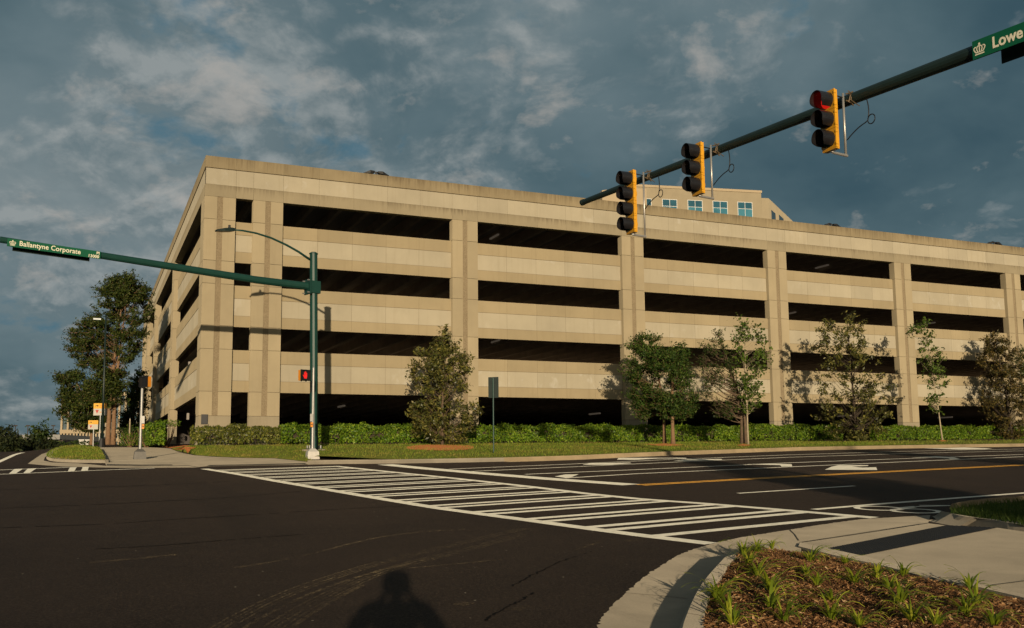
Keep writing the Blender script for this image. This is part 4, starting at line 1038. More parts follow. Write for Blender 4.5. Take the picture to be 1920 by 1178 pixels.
def ped_head(label,P,az,lit):
    """local +x is the way the face looks"""
    o=thing('pedestrian_signal',label,'pedestrian signal',P,az,'pedestrian signals on silver poles'); o.scale=(.92,.92,.92)
    mb=MB(); mb.box(-.17,.0,-.215,.215,-.225,.225); mb.build('housing',M['orange'],o)
    mb=MB(); mb.box(0,.05,-.225,.225,-.235,.235)
    for a,b in ((-.235,-.205),(.205,.235)): mb.box(.05,.13,-.225,.225,a,b)
    for a,b in ((-.225,-.2),(.2,.225)): mb.box(.05,.13,a,b,-.205,.205)
    mb.build('visor',M['black'],o)
    for s in (-1,1):
        mb=MB(); mb.tube([(-.08,s*.12,-.26),(-.08,s*.12,-.225)],.03,8); mb.tube([(-.08,s*.12,.225),(-.08,s*.12,.26)],.03,8); mb.build('bracket',M['black'],o)
    if lit:
        mb=MB(); x=.056
        def q(pts): mb.poly([(x,a,b) for a,b in pts])
        q([(-.07,-.14),(.06,-.14),(.085,-.02),(-.085,-.02)])
        for k,(c,hh) in enumerate(((-.062,.12),(-.02,.165),(.022,.15),(.062,.10))): q([(c-.018,-.02),(c+.018,-.02),(c+.018,hh),(c-.018,hh)])
        q([(.06,-.12),(.085,-.04),(.135,.03),(.12,.05),(.07,.0)]) if False else q([(-.07,-.11),(-.14,.0),(-.125,.03),(-.085,-.02)])
        mb.build('hand_symbol',M['hand_lit'],o)
    return o
B1=hit(262,861.5); T1=atplane(264.3,708,B1,np.array([CF[0],CF[1],0])); o1=ped_pole('silver pedestrian signal pole with dark base on the left pavement',B1,T1[2],M['cast']); ped_button(o1,1,float(atplane(267.5,799,B1,np.array([CF[0],CF[1],0]))[2]-B1[2]-.1))
Hd=atplane(270.5,717,B1,np.array([CF[0],CF[1],0])); ped_head('orange pedestrian signal facing away up the left road',Hd+np.array([.0,-.26,0]),R(213),False)
B2=hit(585.5,861.5); T2=atplane(584.6,690,B2,np.array([CF[0],CF[1],0])); o2=ped_pole('silver pedestrian signal pole with pale base before the green mast pole',B2,T2[2],M['castlight']); ped_button(o2,-1,float(atplane(581,795.5,B2,np.array([CF[0],CF[1],0]))[2]-B2[2]-.1))
Hd=atplane(571.5,704,B2,np.array([CF[0],CF[1],0])); ped_head('pedestrian signal showing a lit red hand',Hd,math.atan2(-.80,.60)-.22,True)

# ------------------------------------------------------------------ sign seen from behind on the lawn
SB=ground_at(925.5,849.5); vn=np.array([CF[0],CF[1],0]); vn/=np.linalg.norm(vn)
tz=float(atplane(929,707,SB,vn)[2]-SB[2]); bz_=float(atplane(929,746,SB,vn)[2]-SB[2])
ts=thing('traffic_sign','dark green back of a road sign on a green post on the lawn','road sign',SB,R(-38))
mb=MB(); mb.tube([(0,0,-.1),(0,0,tz-.03)],.03,8); mb.build('post',M['green_metal'],ts)
mb=MB(); mb.box(-.21,.21,.035,.05,bz_,tz); mb.build('sign_plate',M['green_dark'],ts)
mb=MB(); mb.box(-.2,.2,.02,.036,bz_+.18,bz_+.22); mb.box(-.2,.2,.02,.036,tz-.22,tz-.18); mb.build('bracket',M['green_dark'],ts)

# ------------------------------------------------------------------ boards, lamp post and poles by the left road
def board(label,base_px,l,r_,t_,m,b_,rz=0):
    B=hit(*base_px,GZ); vnn=vn; a=atplane(l,t_,B,vnn); c=atplane(r_,b_,B,vnn); w_=float(np.linalg.norm((c-a)[:2])); zt_=a[2]-B[2]; zb_=c[2]-B[2]; zm=float(atplane(l,m,B,vnn)[2]-B[2])
    cx0=float(atplane((l+r_)/2,t_,B,vnn)[0]-B[0])
    o=thing('notice_board',label,'notice board',B,-YAW); mb=MB(); mb.tube([(0,.03,-.1),(cx0*.3,.03,zb_+.1)],.035,8); mb.build('post',M['galv'],o)
    x0=cx0-w_/2; x1=cx0+w_/2
    mb=MB(); mb.box(x0,x1,-.02,.02,zm,zt_); mb.build('yellow_panel',M['sign_yellow'],o)
    mb=MB(); mb.box(x0,x1,-.02,.02,zb_,zm-.002); mb.build('white_panel',M['board_white'],o)
    h_=zm-zb_; mb=MB(); mb.poly([(x0+.15*w_,-.024,zm-.2*h_),(x0+.28*w_,-.024,zm-.75*h_),(x0+.41*w_,-.024,zm-.2*h_)]); mb.build('red_emblem',M['red'],o)
    mb=MB(); mb.box(x0+.48*w_,x0+.60*w_,-.024,-.021,zb_+.42*h_,zb_+.52*h_); mb.box(x0+.45*w_,x1-.1*w_,-.024,-.021,zm+.2*(zt_-zm),zm+.32*(zt_-zm)); mb.box(x0+.45*w_,x1-.1*w_,-.024,-.021,zm+.55*(zt_-zm),zm+.67*(zt_-zm)); mb.build('small_print',M['orange'],o)
    mb=MB(); mb.poly([(x0+.10*w_,-.024,zm+.35*(zt_-zm)),(x0+.16*w_,-.024,zm+.6*(zt_-zm)),(x0+.30*w_,-.024,zm+.62*(zt_-zm)),(x0+.30*w_,-.024,zm+.75*(zt_-zm)),(x0+.38*w_,-.024,zm+.52*(zt_-zm)),(x0+.30*w_,-.024,zm+.35*(zt_-zm)),(x0+.29*w_,-.024,zm+.48*(zt_-zm)),(x0+.18*w_,-.024,zm+.48*(zt_-zm))][::-1]); mb.build('arrow',M['bark_dark'],o)
    return o
board('yellow and white notice board, the taller one behind the thin lamp post',(185.5,838.5),176.5,200,756.5,766.5,779)
board('yellow and white notice board, the lower one left of the lamp post',(174,837.5),166.2,184,788.5,796,805.2)
LB=hit(191,839); lp=thing('street_lamp','thin tall dark lamp post beside the notice boards','street lamp',LB)
lt=atplane(199,591,LB,vn)-LB; mb=MB(); mb.tube([(0,0,-.1),tuple(lt)],[.08,.045],8); mb.build('pole',M['green_dark'],lp,smooth=True)
mb=MB(); mb.tube([(0,0,0),(0,0,.5)],[.2,.14],8); mb.build('base',M['black'],lp)
hd=atplane(182,600,LB,vn)-LB; mb=MB(); mb.tube([tuple(lt-np.array([0,0,.1])),tuple((lt+hd)/2+np.array([0,0,.1])),tuple(hd)],.03,6); mb.build('arm',M['green_dark'],lp)
mb=MB(); mb.box(hd[0]-.2,hd[0]+.2,hd[1]-.14,hd[1]+.14,hd[2],hd[2]+.1); lh=mb.build('lamp_head',M['green_dark'],lp)
mb=MB(); mb.box(hd[0]-.2,hd[0]+.2,hd[1]-.155,hd[1]-.145,hd[2]-.01,hd[2]+.07); mb.build('lamp_face',M['lamp_lit'],lh)
vpB=hit(242,837); tg=thing('marker_post','slim pale marker post among the bushes left of the garage','post',vpB)
zz_=float(atplane(241.5,786,vpB,vn)[2]-vpB[2]); mb=MB(); mb.tube([(0,0,-.1),(0,0,zz_)],.04,8); mb.build('post',M['bark_pale'],tg)
mb=MB(); mb.tube([(0,0,zz_),(0,0,zz_+.05)],[.045,.02],8); mb.build('cap',M['galv'],tg)

# ------------------------------------------------------------------ far buildings on the left
def at_dist(px,py,D):
    d_=ray(px,py); return CAM+d_*(D/float(d_@CF))
fb=thing('office_building','far cream office building with rows of windows behind the left trees','office building',(0,0,0))
D=170; a=at_dist(113,836,D); zb0=2.6
def fz(py): return float(at_dist(113,py,D)[2])
def fx(px): return at_dist(px,836,D)
rt=np.array([CR[0],CR[1],0]); ln=float((fx(300)-fx(113))@rt); O3=fx(113)
dirr=rt+vn*.18; dirr/=np.linalg.norm(dirr); perp=np.array([-dirr[1],dirr[0],0])
def fbox(mb,u0,u1,d0,d1,z0,z1,mi=0):
    b=[O3+dirr*u0+perp*d0,O3+dirr*u1+perp*d0,O3+dirr*u1+perp*d1,O3+dirr*u0+perp*d1]; mb.hexa([(p[0],p[1],z0) for p in b],[(p[0],p[1],z1) for p in b],mi)
mb=MB(); fbox(mb,0,ln,0,18,zb0,fz(735)); mb.build('wall',M['glass_dark'],fb)
pxm=D/FPX
mb=MB()
for k in range(16): u=k*11.3*pxm; fbox(mb,u,u+.30*11.3*pxm,-.5,.3,zb0,fz(735))
mb.build('pier',M['office_wall2'],fb)
for (y0,y1) in ((806,813),(823,829),(735,742)):
    mb=MB(); fbox(mb,-.05,ln,-.62,.3,fz(y1),fz(y0)); mb.build('floor_band',M['office_wall2'],fb)
mb=MB()
for k in range(32): u=k*5.65*pxm; fbox(mb,u+.02,u+.5*5.65*pxm,-.56,.3,zb0,fz(808))
mb.build('lower_pier',M['office_wall2'],fb)
mb=MB(); fbox(mb,0,ln,-.45,.3,fz(783),fz(781.5)); mb.build('spandrel_band',M['glass_blue'],fb)
lowb=thing('low_building','long low dark building with a grey roof edge between the far trees','building',(0,0,0))
D2=120; pL=at_dist(-40,822,D2); pR=at_dist(118,819,D2); dz_=float(pL[2])
mb=MB(); b=[pL,pR,pR+vn*12,pL+vn*12]; mb.hexa([(p[0],p[1],2.3) for p in b],[(p[0],p[1],dz_-.25) for p in b]); mb.build('wall',M['interior'],lowb)
mb=MB(); b=[pL-vn*.8,pR-vn*.8,pR+vn*13,pL+vn*13]; mb.hexa([(p[0],p[1],dz_-.25) for p in b],[(p[0],p[1],dz_+.35) for p in b]); mb.build('roof',M['roofdeck'],lowb)
mh=at_dist(143,833,118)
ub=thing('utility_box','pale grey utility cabinet left of the notice boards beside the hedge','cabinet',(mh[0],mh[1],2.5))
# cabinet is modelled at the roadside hedge
zt_=float(at_dist(160,826,90)[2]); q=at_dist(160,838,90); ub.location=(q[0],q[1],2.45)
mb=MB(); mb.box(-.55,.55,-.4,.4,0,max(.9,zt_-2.45)); mb.build('cabinet',M['board_white'],ub)
mb=MB(); mb.box(-.6,.6,-.45,.45,max(.9,zt_-2.45),max(.9,zt_-2.45)+.08); mb.build('lid',M['galv'],ub)
for px,D3,lab in ((29,150,'thin distant mast leftmost above the far trees'),(52.5,150,'thin distant mast above the rounded far tree'),(100,150,'thin distant mast nearest the cream office building')):
    q=at_dist(px,798,D3); tm_=thing('distant_mast',lab,'mast',(q[0],q[1],2.5),0,'thin masts above the far trees'); hh=q[2]-2.5
    mb=MB(); mb.tube([(0,0,0),(0,0,hh)],[.1,.06],6); mb.build('pole',M['bark_dark'],tm_); mb=MB(); mb.box(-.28,.28,-.1,.1,hh-.12,hh+.05); mb.build('lamp_head',M['bark_dark'],tm_)
# ------------------------------------------------------------------ vegetation
def leaf_arrays(C,Nrm,size,aspect=.42,fold=.25,droop=0.0):
    """one folded quad per leaf: C (n,3) bases, Nrm (n,3) preferred facing, size (n,)"""
    n=len(C); a=rng.normal(size=(n,3)); a/=np.linalg.norm(a,axis=1)[:,None]
    nr=Nrm+rng.normal(size=(n,3))*.75; nr/=np.linalg.norm(nr,axis=1)[:,None]
    l=np.cross(nr,a); l/=np.linalg.norm(l,axis=1)[:,None]; l[:,2]-=droop; l/=np.linalg.norm(l,axis=1)[:,None]
    w=np.cross(l,nr); w/=np.linalg.norm(w,axis=1)[:,None]
    s=size[:,None]
    V=np.empty((n,4,3)); V[:,0]=C-l*s*.5; V[:,2]=C+l*s*.5
    V[:,1]=C+w*s*aspect*.5-nr*s*fold*.35-l*s*.05; V[:,3]=C-w*s*aspect*.5-nr*s*fold*.35-l*s*.05
    return V.reshape(-1,3),np.arange(n*4).reshape(n,4)
RT=np.array([CR[0],CR[1],0]); VN=np.array([CF[0],CF[1],0]); VN/=np.linalg.norm(VN)
def tree(name,label,base_px,rows,ncl=90,nlf=45,leaf=.14,rc=.28,mat='leaf_magnolia',bark='bark',trunk=.07,lean=0.0,fork=.25,base=None,shell=.5,group=None,aspect=.42,limbs=None,flat=.7,depthf=.85,up=0.0,stems=1,topfrac=.97,limb_r=.022,base_y=None,scale=None,voids=5):
    B=ground_at(*base_px) if base is None else np.array(base); s=depth(B)/FPX if scale is None else scale; by=base_px[1] if base_y is None else base_y
    o=thing(name,label,'tree',B,0,group)
    rows=sorted([((by-y)*s,(xl-base_px[0])*s,(xr-base_px[0])*s) for y,xl,xr in rows])
    hs=np.array([r_[0] for r_ in rows]); xl=np.array([r_[1] for r_ in rows]); xr=np.array([r_[2] for r_ in rows])
    top=hs[-1]; ctr=lambda h: float(np.interp(h,hs,(xl+xr)/2)); hw=lambda h: float(np.interp(h,hs,(xr-xl)/2))
    wts=np.interp(np.linspace(hs[0],top,200),hs,(xr-xl)); cdf=np.cumsum(wts)/wts.sum()
    cl=[]; vd=[(rng.uniform(hs[0]+.15*top,top*.92),rng.uniform(-.8,.8),rng.uniform(.16,.30)) for _ in range(voids)]
    while len(cl)<ncl:
        h=float(np.interp(rng.random(),cdf,np.linspace(hs[0],top,200))); r=rng.random()**shell; a=rng.uniform(0,2*math.pi); W=max(.02,hw(h)-rc*.55)
        uu=ctr(h)+W*r*math.cos(a); mw_=max(.3,float(np.mean(xr-xl))/2)
        if any(math.hypot((h-vh)*.9,uu-ctr(h)-vu*mw_)<vr*mw_*1.3 for vh,vu,vr in vd) and rng.random()<.85: continue
        cl.append((h,uu,W*depthf*r*math.sin(a)))
    mb=MB(); fk=max(.12,fork*top)
    def axis(h): 
        k=max(0.,min(1,(h-fk)/(top-fk))); return RT*(ctr(top*.96)*k**1.2+lean*math.sin(math.pi*min(1,h/top)))+np.array([0,0,h])
    for st in range(stems):
        off=RT*(st-(stems-1)/2)*trunk*2.2+VN*rng.normal(0,.05)
        hh=np.linspace(-.1,top*topfrac*(1-.15*st),9); spread=RT*rng.normal(0,.25)*(st>0)
        mb.tube([axis(h)+off*max(.4,1-h/top)+spread*max(0,h/top) for h in hh],[trunk*(1.25 if i==0 else 1)*(1-.86*i/8) for i in range(9)],8)
    for h,u,w in cl[:limbs if limbs is not None else len(cl)]:
        ph=max(fk*.8,h-abs(u-ctr(h))*.75-rng.uniform(.2,.55)*hw(h)*.6-.1); p0=axis(ph); p1=RT*u+VN*w+np.array([0,0,h])
        m1=p0*.6+p1*.4+np.array([0,0,-.06*np.linalg.norm(p1-p0)])+rng.normal(0,.05,3)*hw(h); 
        rr=limb_r*(.6+.8*(1-h/top)); mb.tube([p0,m1,p1],[rr,rr*.6,rr*.22],5,cap=False)
    Cs=[];Ns=[];Sz=[]; tw=mb
    for h,u,w in cl:
        c=RT*u+VN*w+np.array([0,0,h]); axh=axis(h); outw=(c-axh); outw/=max(.2,np.linalg.norm(outw))
        nt=5; kk=max(2,int(nlf*rng.uniform(.5,1.5)/nt)); st0=c-outw*rc*.7-np.array([0,0,rc*.35])
        for q_ in range(nt):
            dr=rng.normal(size=3); dr/=np.linalg.norm(dr); dr=dr+outw*.55+np.array([0,0,.25+up]); dr[2]*=flat; dr/=np.linalg.norm(dr)
            e=c+dr*rc*rng.uniform(.45,1.25); 
            if q_<3: tw.tube([st0,(st0+e)/2+rng.normal(0,.03,3),e],[limb_r*.42,limb_r*.3,limb_r*.12],3,cap=False)
            tt=rng.uniform(.25,1.05,kk)[:,None]; pr=rng.normal(size=(kk,3)); pr*=leaf*.42
            Cs.append(st0+(e-st0)*tt+pr*(.5+tt*.7)); Ns.append(pr/leaf*.8+outw*.35+np.array([0,0,.55+up])); Sz.append(leaf*rng.uniform(.5,1.4,kk))
    mb.build('trunk',M[bark],o,smooth=True)
    V,F=leaf_arrays(np.concatenate(Cs),np.concatenate(Ns),np.concatenate(Sz),aspect)
    rawmesh('crown',V,F,M[mat],o); return o
def rows(o,s,L): return [(o[1]+y/s,o[0]+a/s,o[0]+b/s) for y,a,b in L]
tree('magnolia_tree','full glossy magnolia with a notched waist standing left of the road sign',(829,835),rows((740,590),4.364,[(92,385,440),(150,315,488),(200,318,495),(250,195,560),(300,145,585),(350,185,640),(400,130,665),(480,85,665),(560,125,655),(615,160,620),(655,270,540),(680,260,530),(705,115,620),(750,110,728),(850,125,715),(950,130,665),(1045,230,590)]),
     ncl=250,nlf=44,leaf=.175,rc=.30,trunk=.07,fork=.10,shell=.42,flat=.8,limbs=120,limb_r=.02)
tree('shade_tree','dense dark green tree with a forked brown trunk right of the road sign',(1262,834.5),rows((1150,590),4.53,[(280,540,650),(340,300,680),(420,260,690),(500,270,705),(560,300,720),(620,310,730),(700,300,735),(780,330,705),(860,400,690)]),
     ncl=190,nlf=88,leaf=.13,rc=.40,voids=9,mat='leaf_dense',bark='bark_red',trunk=.11,fork=.42,shell=.5,limbs=60,flat=.6)
tree('shade_tree','bright green spiky-topped tree behind the dense dark one, its trunk half hidden',(1246,832.5),rows((1150,590),4.53,[(158,215,250),(190,205,440),(230,165,445),(280,95,450),(340,125,430),(420,100,440),(500,85,430),(560,25,430),(600,40,430),(660,90,430),(720,130,430),(790,145,420),(880,200,330)]),
     ncl=175,nlf=80,leaf=.13,rc=.38,voids=8,mat='leaf_dense',bark='bark_red',trunk=.10,fork=.35,shell=.45,limbs=60,flat=.55)
tree('young_tree','young tree with a slim pale trunk and sparse round leaves',(1403,834),rows((1150,590),4.53,[(22,1060,1110),(70,1020,1290),(120,1015,1345),(200,1020,1370),(300,1030,1385),(400,1020,1375),(480,1010,1345),(580,1030,1310),(660,1040,1305),(740,1060,1280),(820,1080,1230)]),
     ncl=120,nlf=24,leaf=.13,rc=.30,mat='leaf_light',bark='bark_pale',trunk=.045,fork=.25,shell=.6,aspect=.8,limbs=90,up=.1,limb_r=.015)
tree('shade_tree','spreading open tree whose low limbs reach left behind the pale-trunked young tree',(1396,833),rows((1150,590),4.53,[(135,890,960),(200,830,1010),(260,695,1060),(330,690,1100),(400,700,1110),(500,720,1120),(600,735,1130),(680,745,1130),(760,840,1130),(850,830,1050)]),
     ncl=120,nlf=34,leaf=.12,rc=.36,mat='leaf_dark',bark='bark',trunk=.10,fork=.22,shell=.5,limbs=90,stems=2,limb_r=.03)
tree('magnolia_tree','open tall magnolia with a visible dark trunk between two columns',(1606,829),rows((1470,570),4.364,[(62,515,625),(100,512,628),(140,345,710),(200,275,715),(250,255,785),(330,245,780),(400,275,795),(480,290,860),(560,295,870),(640,295,845),(700,285,890),(760,275,930),(850,275,895),(940,265,895),(1000,330,855),(1100,395,825)]),
     ncl=215,nlf=40,leaf=.175,rc=.30,mat='leaf_magnolia',bark='bark_dark',trunk=.08,fork=.12,shell=.5,limbs=120)
tree('young_tree','slender sapling with a bent pale stem and bright leaf tips',(1767.5,826.5),rows((1690,580),4.53,[(60,222,300),(100,215,310),(150,80,320),(200,105,362),(280,135,368),(370,165,415),(430,130,440),(520,160,465),(600,165,435),(680,205,425),(760,215,395),(840,250,365),(900,295,335)]),
     ncl=95,nlf=22,leaf=.14,rc=.26,mat='leaf_light',bark='bark_pale',trunk=.045,fork=.28,shell=.55,aspect=.75,lean=-.18,limbs=70,limb_r=.014)
tree('magnolia_tree','bronze-tinted magnolia cut by the right edge of the photo',(1897,825),rows((1690,580),4.53,[(155,775,870),(220,760,960),(300,695,1040),(400,685,1070),(480,675,1085),(560,705,1095),(650,705,1105),(740,685,1115),(820,675,1130),(900,720,1130),(1000,750,1100),(1085,840,1040)]),
     ncl=240,nlf=46,leaf=.175,rc=.31,mat='leaf_bronze',bark='bark_dark',trunk=.08,fork=.12,shell=.5,limbs=110)
tree('shade_tree','deep green tree behind the bronze magnolia at the right edge',(1932,824),rows((1690,580),4.53,[(330,1010,1200),(450,980,1240),(560,1000,1260),(700,980,1270),(820,990,1260),(900,1020,1200)]),
     ncl=90,nlf=55,leaf=.13,rc=.36,mat='leaf_dark',bark='bark',trunk=.09,fork=.3,shell=.5,limbs=40)
for lab,x,y,hgt,rw in (('street tree standing behind the photographer, its shade on the near lawn',3.5,-57.0,7.0,2.2),('second street tree behind the photographer, its shade on the road at the right edge',13.5,-60.0,8.5,2.6)):
    z=GZ(x,y); B=np.array([x,y,z]); s_=20/FPX; k=1/s_
    tree('street_tree',lab,(0,0),[(-f_*hgt*FPX/20,-g_*rw*FPX/20,g_*rw*FPX/20) for f_,g_ in ((.24,.35),(.35,.85),(.5,1.),(.7,.85),(.88,.5),(1.,.15))],ncl=130,nlf=150,leaf=.2,rc=.5,mat='leaf_dense',bark='bark',trunk=.1,fork=.22,base=B,limbs=50,scale=20/FPX)
# left group
def tp(px,py,zfn=GZ): return hit(px,py,zfn)
tree('tall_tree','tallest tree, with two straight brown trunks, behind the thin lamp post',(206,836),rows((80,490),4.364,[(88,560,720),(120,480,790),(160,440,830),(220,370,858),(270,375,870),(310,360,890),(360,305,885),(420,315,875),(470,230,830),(520,190,800),(570,170,820),(640,160,830),(700,152,770),(770,180,790),(830,200,700),(900,260,680),(980,300,690),(1080,230,690),(1150,250,670)]),
     ncl=440,nlf=105,leaf=.17,rc=.48,mat='leaf_oak',bark='bark_red',trunk=.16,fork=.3,base=np.array([*at_dist(206,838,63)[:2],2.7]),shell=.5,limbs=140,flat=.55,stems=2,limb_r=.03)
tree('tall_tree','broad low tree left of the tallest tree, before the cream office building',(170,837),rows((80,490),4.364,[(880,90,300),(930,60,400),(1000,110,520),(1080,75,560),(1150,110,580),(1220,130,590),(1290,190,590),(1350,240,560)]),
     ncl=170,nlf=90,leaf=.2,rc=.48,mat='leaf_oak',bark='bark_red',trunk=.14,fork=.3,base=np.array([*at_dist(170,838,66)[:2],2.7]),shell=.5,limbs=60,flat=.55)
tree('tall_tree','dark tree filling the gap between the tallest tree and the garage',(246,836),[(690,252,268),(705,236,272),(730,226,274),(760,222,276),(790,222,274),(815,226,272),(832,232,268)],
     ncl=130,nlf=80,leaf=.2,rc=.45,mat='leaf_dark',bark='bark',trunk=.12,fork=.2,base=np.array([*at_dist(246,838,70)[:2],2.8]),shell=.5,limbs=40)
for (px,pt_,pw,D,lab) in ((5,798,24,95,'dark far tree at the left edge of the photo'),(24,809,16,100,'small far tree beside the leftmost mast'),(74,799,27,105,'rounded brighter far tree before the low dark building'),(101,808,14,120,'narrow far tree beside the cream office building'),(52,822,16,80,'low far bush over the crest of the left road'),(14,828,22,75,'wide dark bush at the left edge beyond the road'),(88,829,16,78,'low dark bush at the left road kerb before the rounded tree')):
    B=at_dist(px,840,D); B[2]=2.4; yb=float(proj_y(B)) if False else 852
    s_=D/FPX; top_=float(at_dist(px,pt_,D)[2])-2.4
    R_=[(852-f_*(852-pt_),px-pw*g_,px+pw*g_) for f_,g_ in ((1.0,.25),(.9,.6),(.7,.95),(.45,1.0),(.2,.85),(.05,.6))]
    tree('far_tree',lab,(px,852),R_,ncl=46,nlf=46,leaf=.38,rc=.95*pw/22,mat='leaf_far' if px!=74 else 'leaf_dark',bark='bark_dark',trunk=.15,fork=.2,base=B,shell=.5,limbs=8,group='far trees beyond the left road')
# far wooded skyline
V=[];F=[]
# ------------------------------------------------------------------ hedges
def hedge(label,x0,x1,y0,y1,zb,zt,mat,dens=520,leaf=.105,stems=True,group='clipped hedges along the garage'):
    o=thing('hedge',label,'hedge',((x0+x1)/2,(y0+y1)/2,zb(x0)),0,group); L=np.array([(x0+x1)/2,(y0+y1)/2,zb(x0)])
    P=[];Nn=[]
    hx=x1-x0; hy=y1-y0; hz=zt-zb((x0+x1)/2)
    def add(n,fn,nr):
        n=int(n)
        for _ in range(n):
            P.append(fn()); Nn.append(nr)
    U=rng.uniform
    wob=lambda x: .05*math.sin(x*2.3+y0)+.04*math.sin(x*5.1)+.03*math.sin(x*11.)
    def zz(x,f): b=zb(x); return b+.10+(zt-b-.10)*f
    nb=max(4,int(hx*3.2)); bc=np.stack([U(x0,x1,nb),U(-.1,1.1,nb),U(.12,.34,nb),U(-.26,.18,nb)],1)
    def relief(x,f):
        return float(np.sum(bc[:,3]*np.exp(-(((x-bc[:,0])/bc[:,2])**2+((f-bc[:,1])*hz/bc[:,2])**2))))
    def front():
        while True:
            x,f=U(x0,x1),rng.random()**.85; r=relief(x,f)
            if r<-.10 and rng.random()<.75: continue
            return (x,y0+.045*rng.normal()-r,zz(x,f)+wob(x)*f)
    top=lambda: (lambda x:(x,U(y0,y1),zt+wob(x)+.035*rng.normal()))(U(x0,x1))
    add(hx*hz*dens,front,(0,-1,.35)); add(hx*hy*dens*.9,top,(0,-.2,1.))
    add(hx*hz*dens*.3,lambda:(lambda x,f:(x,y1+.05*rng.normal(),zz(x,f)))(U(x0,x1),rng.random()),(0,1,.3))
    for xe,nx in ((x0,-1),(x1,1)): add(hy*hz*dens,lambda:(xe+.04*rng.normal(),U(y0,y1),zz(xe,rng.random())),(nx,-.2,.3))
    add(hx*hz*dens*.35,lambda:(lambda x,f:(x,U(y0+.1,y1-.1),zz(x,f)))(U(x0,x1),U(.1,1.)),(0,-.5,.6))
    # wisps above the clipped top
    add(hx*9,lambda:(lambda x:(x,U(y0,y1),zt+wob(x)+abs(rng.normal())*.06+.02))(U(x0,x1)),(0,-1,.2))
    P=np.array(P)-L; V,F=leaf_arrays(P,np.array(Nn,float),leaf*rng.uniform(.5,1.6,len(P)),.5)
    rawmesh('foliage',V,F,M[mat],o)
    mb=MB(); x=x0+.1
    while x<x1-.05:
        b=zb(x)
        for _ in range(2):
            p=np.array([x+U(-.1,.1),(y0+y1)/2+U(-.25,.1),b-.05])-L; q=p+np.array([U(-.25,.25),U(-.3,.1),(zt-b)*U(.6,.95)]); m_=(p+q)/2+np.array([U(-.06,.06),U(-.06,.06),0]); mb.tube([p,m_,q],[.022,.016,.006],5,cap=False)
        x+=U(.22,.4)
    # dark core of twigs well inside the leaves
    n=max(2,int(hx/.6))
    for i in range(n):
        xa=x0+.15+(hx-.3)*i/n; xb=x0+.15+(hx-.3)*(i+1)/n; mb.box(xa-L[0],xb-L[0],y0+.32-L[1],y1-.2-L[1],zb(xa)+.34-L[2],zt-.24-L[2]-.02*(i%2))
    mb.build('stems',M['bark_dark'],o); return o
zb=lambda x: 2.44+.0043*max(0,x)
HT=3.34
hx=lambda px: float(aty(px,815,-1.6)[0])
spans=[(360,522,'older olive-tinted hedge with bare stems showing below, at the garage corner','leaf_hedge_old',HT-.03),(524,640,'bright hedge section behind the green signal pole','leaf_hedge',HT+.03),(641,800,'lit hedge section between the signal pole and the notched magnolia','leaf_hedge',HT+.02),(862,1012,'hedge section behind the road sign on the lawn','leaf_hedge',HT+.02),(1014,1190,'hedge section between the road sign and the dense dark tree','leaf_hedge',HT+.03),(1192,1392,'partly shaded hedge section behind the dense dark tree','leaf_hedge',HT),(1394,1570,'hedge section between the pale-trunked tree and the open magnolia','leaf_hedge',HT+.06),(1640,1770,'hedge section between the open magnolia and the sapling','leaf_hedge',HT),(1772,1960,'hedge section from the sapling to the right edge','leaf_hedge',HT)]
for a,b,lab,mt,h_ in spans: hedge(lab,hx(a),hx(b),-2.05,-1.25,zb,h_+.0043*hx(a),mt)
hq=hit(292,838); zl=lambda x: float(hq[2])-.02
hedge('yellow-green clipped hedge running back along the left side of the garage',-1.75,-.95,float(hq[1])-3.0,float(hq[1])+2.5,zl,float(hq[2])+1.25,'leaf_hedge',dens=420,group='clipped hedges beside the garage')
# leggy shrub with bare stems at the corner
def shrub(label,B,w,h,bare,mat,n=600,leaf=.09):
    o=thing('shrub',label,'shrub',B); mb=MB(); Cs=[]
    for k in range(14):
        a=rng.uniform(0,2*math.pi); r=rng.uniform(.3,1)*w/2; q=np.array([r*math.cos(a),r*math.sin(a),h*rng.uniform(.75,1.0)]); mb.tube([(q[0]*.1,q[1]*.1,-.05),(q[0]*.6,q[1]*.6,h*.4),tuple(q)],[.022,.016,.006],5,cap=False); Cs.append(q)
    mb.build('stems',M['bark_red'],o)
    C=[]
    for _ in range(n):
        a=rng.uniform(0,2*math.pi); r=w/2*math.sqrt(rng.random()); C.append((r*math.cos(a),r*math.sin(a),h*rng.uniform(bare,1.05)))
    C=np.array(C); V,F=leaf_arrays(C,np.tile(np.array([0,-.4,.8]),(n,1)),leaf*rng.uniform(.6,1.4,n),.5); rawmesh('foliage',V,F,M[mat],o); return o
shrub('leggy shrub with bare brown stems under a flat leafy top by the garage corner',hit(313,838.5),1.5,1.45,.80,'leaf_hedge',500)
shrub('small yellow-green shrub at the foot of the marker post',hit(243,838.5),1.0,.75,.1,'leaf_hedge',500)
shrub('bright green shrub right behind the left silver signal pole',hit(274,838.8),1.2,1.1,.05,'leaf_hedge',700)
shrub('dark evergreen shrub at the foot of the tallest tree',hit(226,837.8)+VN*2,2.2,1.1,.05,'leaf_dark',900,.12)
q=at_dist(134,840,85); q[2]=2.5
hedge('long dark low hedge before the cream office building',q[0]-2.2,q[0]+2.2,q[1]-.6,q[1]+.6,lambda x:2.45,float(at_dist(134,829.5,85)[2]),'leaf_dark',dens=90,leaf=.16,group='far hedges')

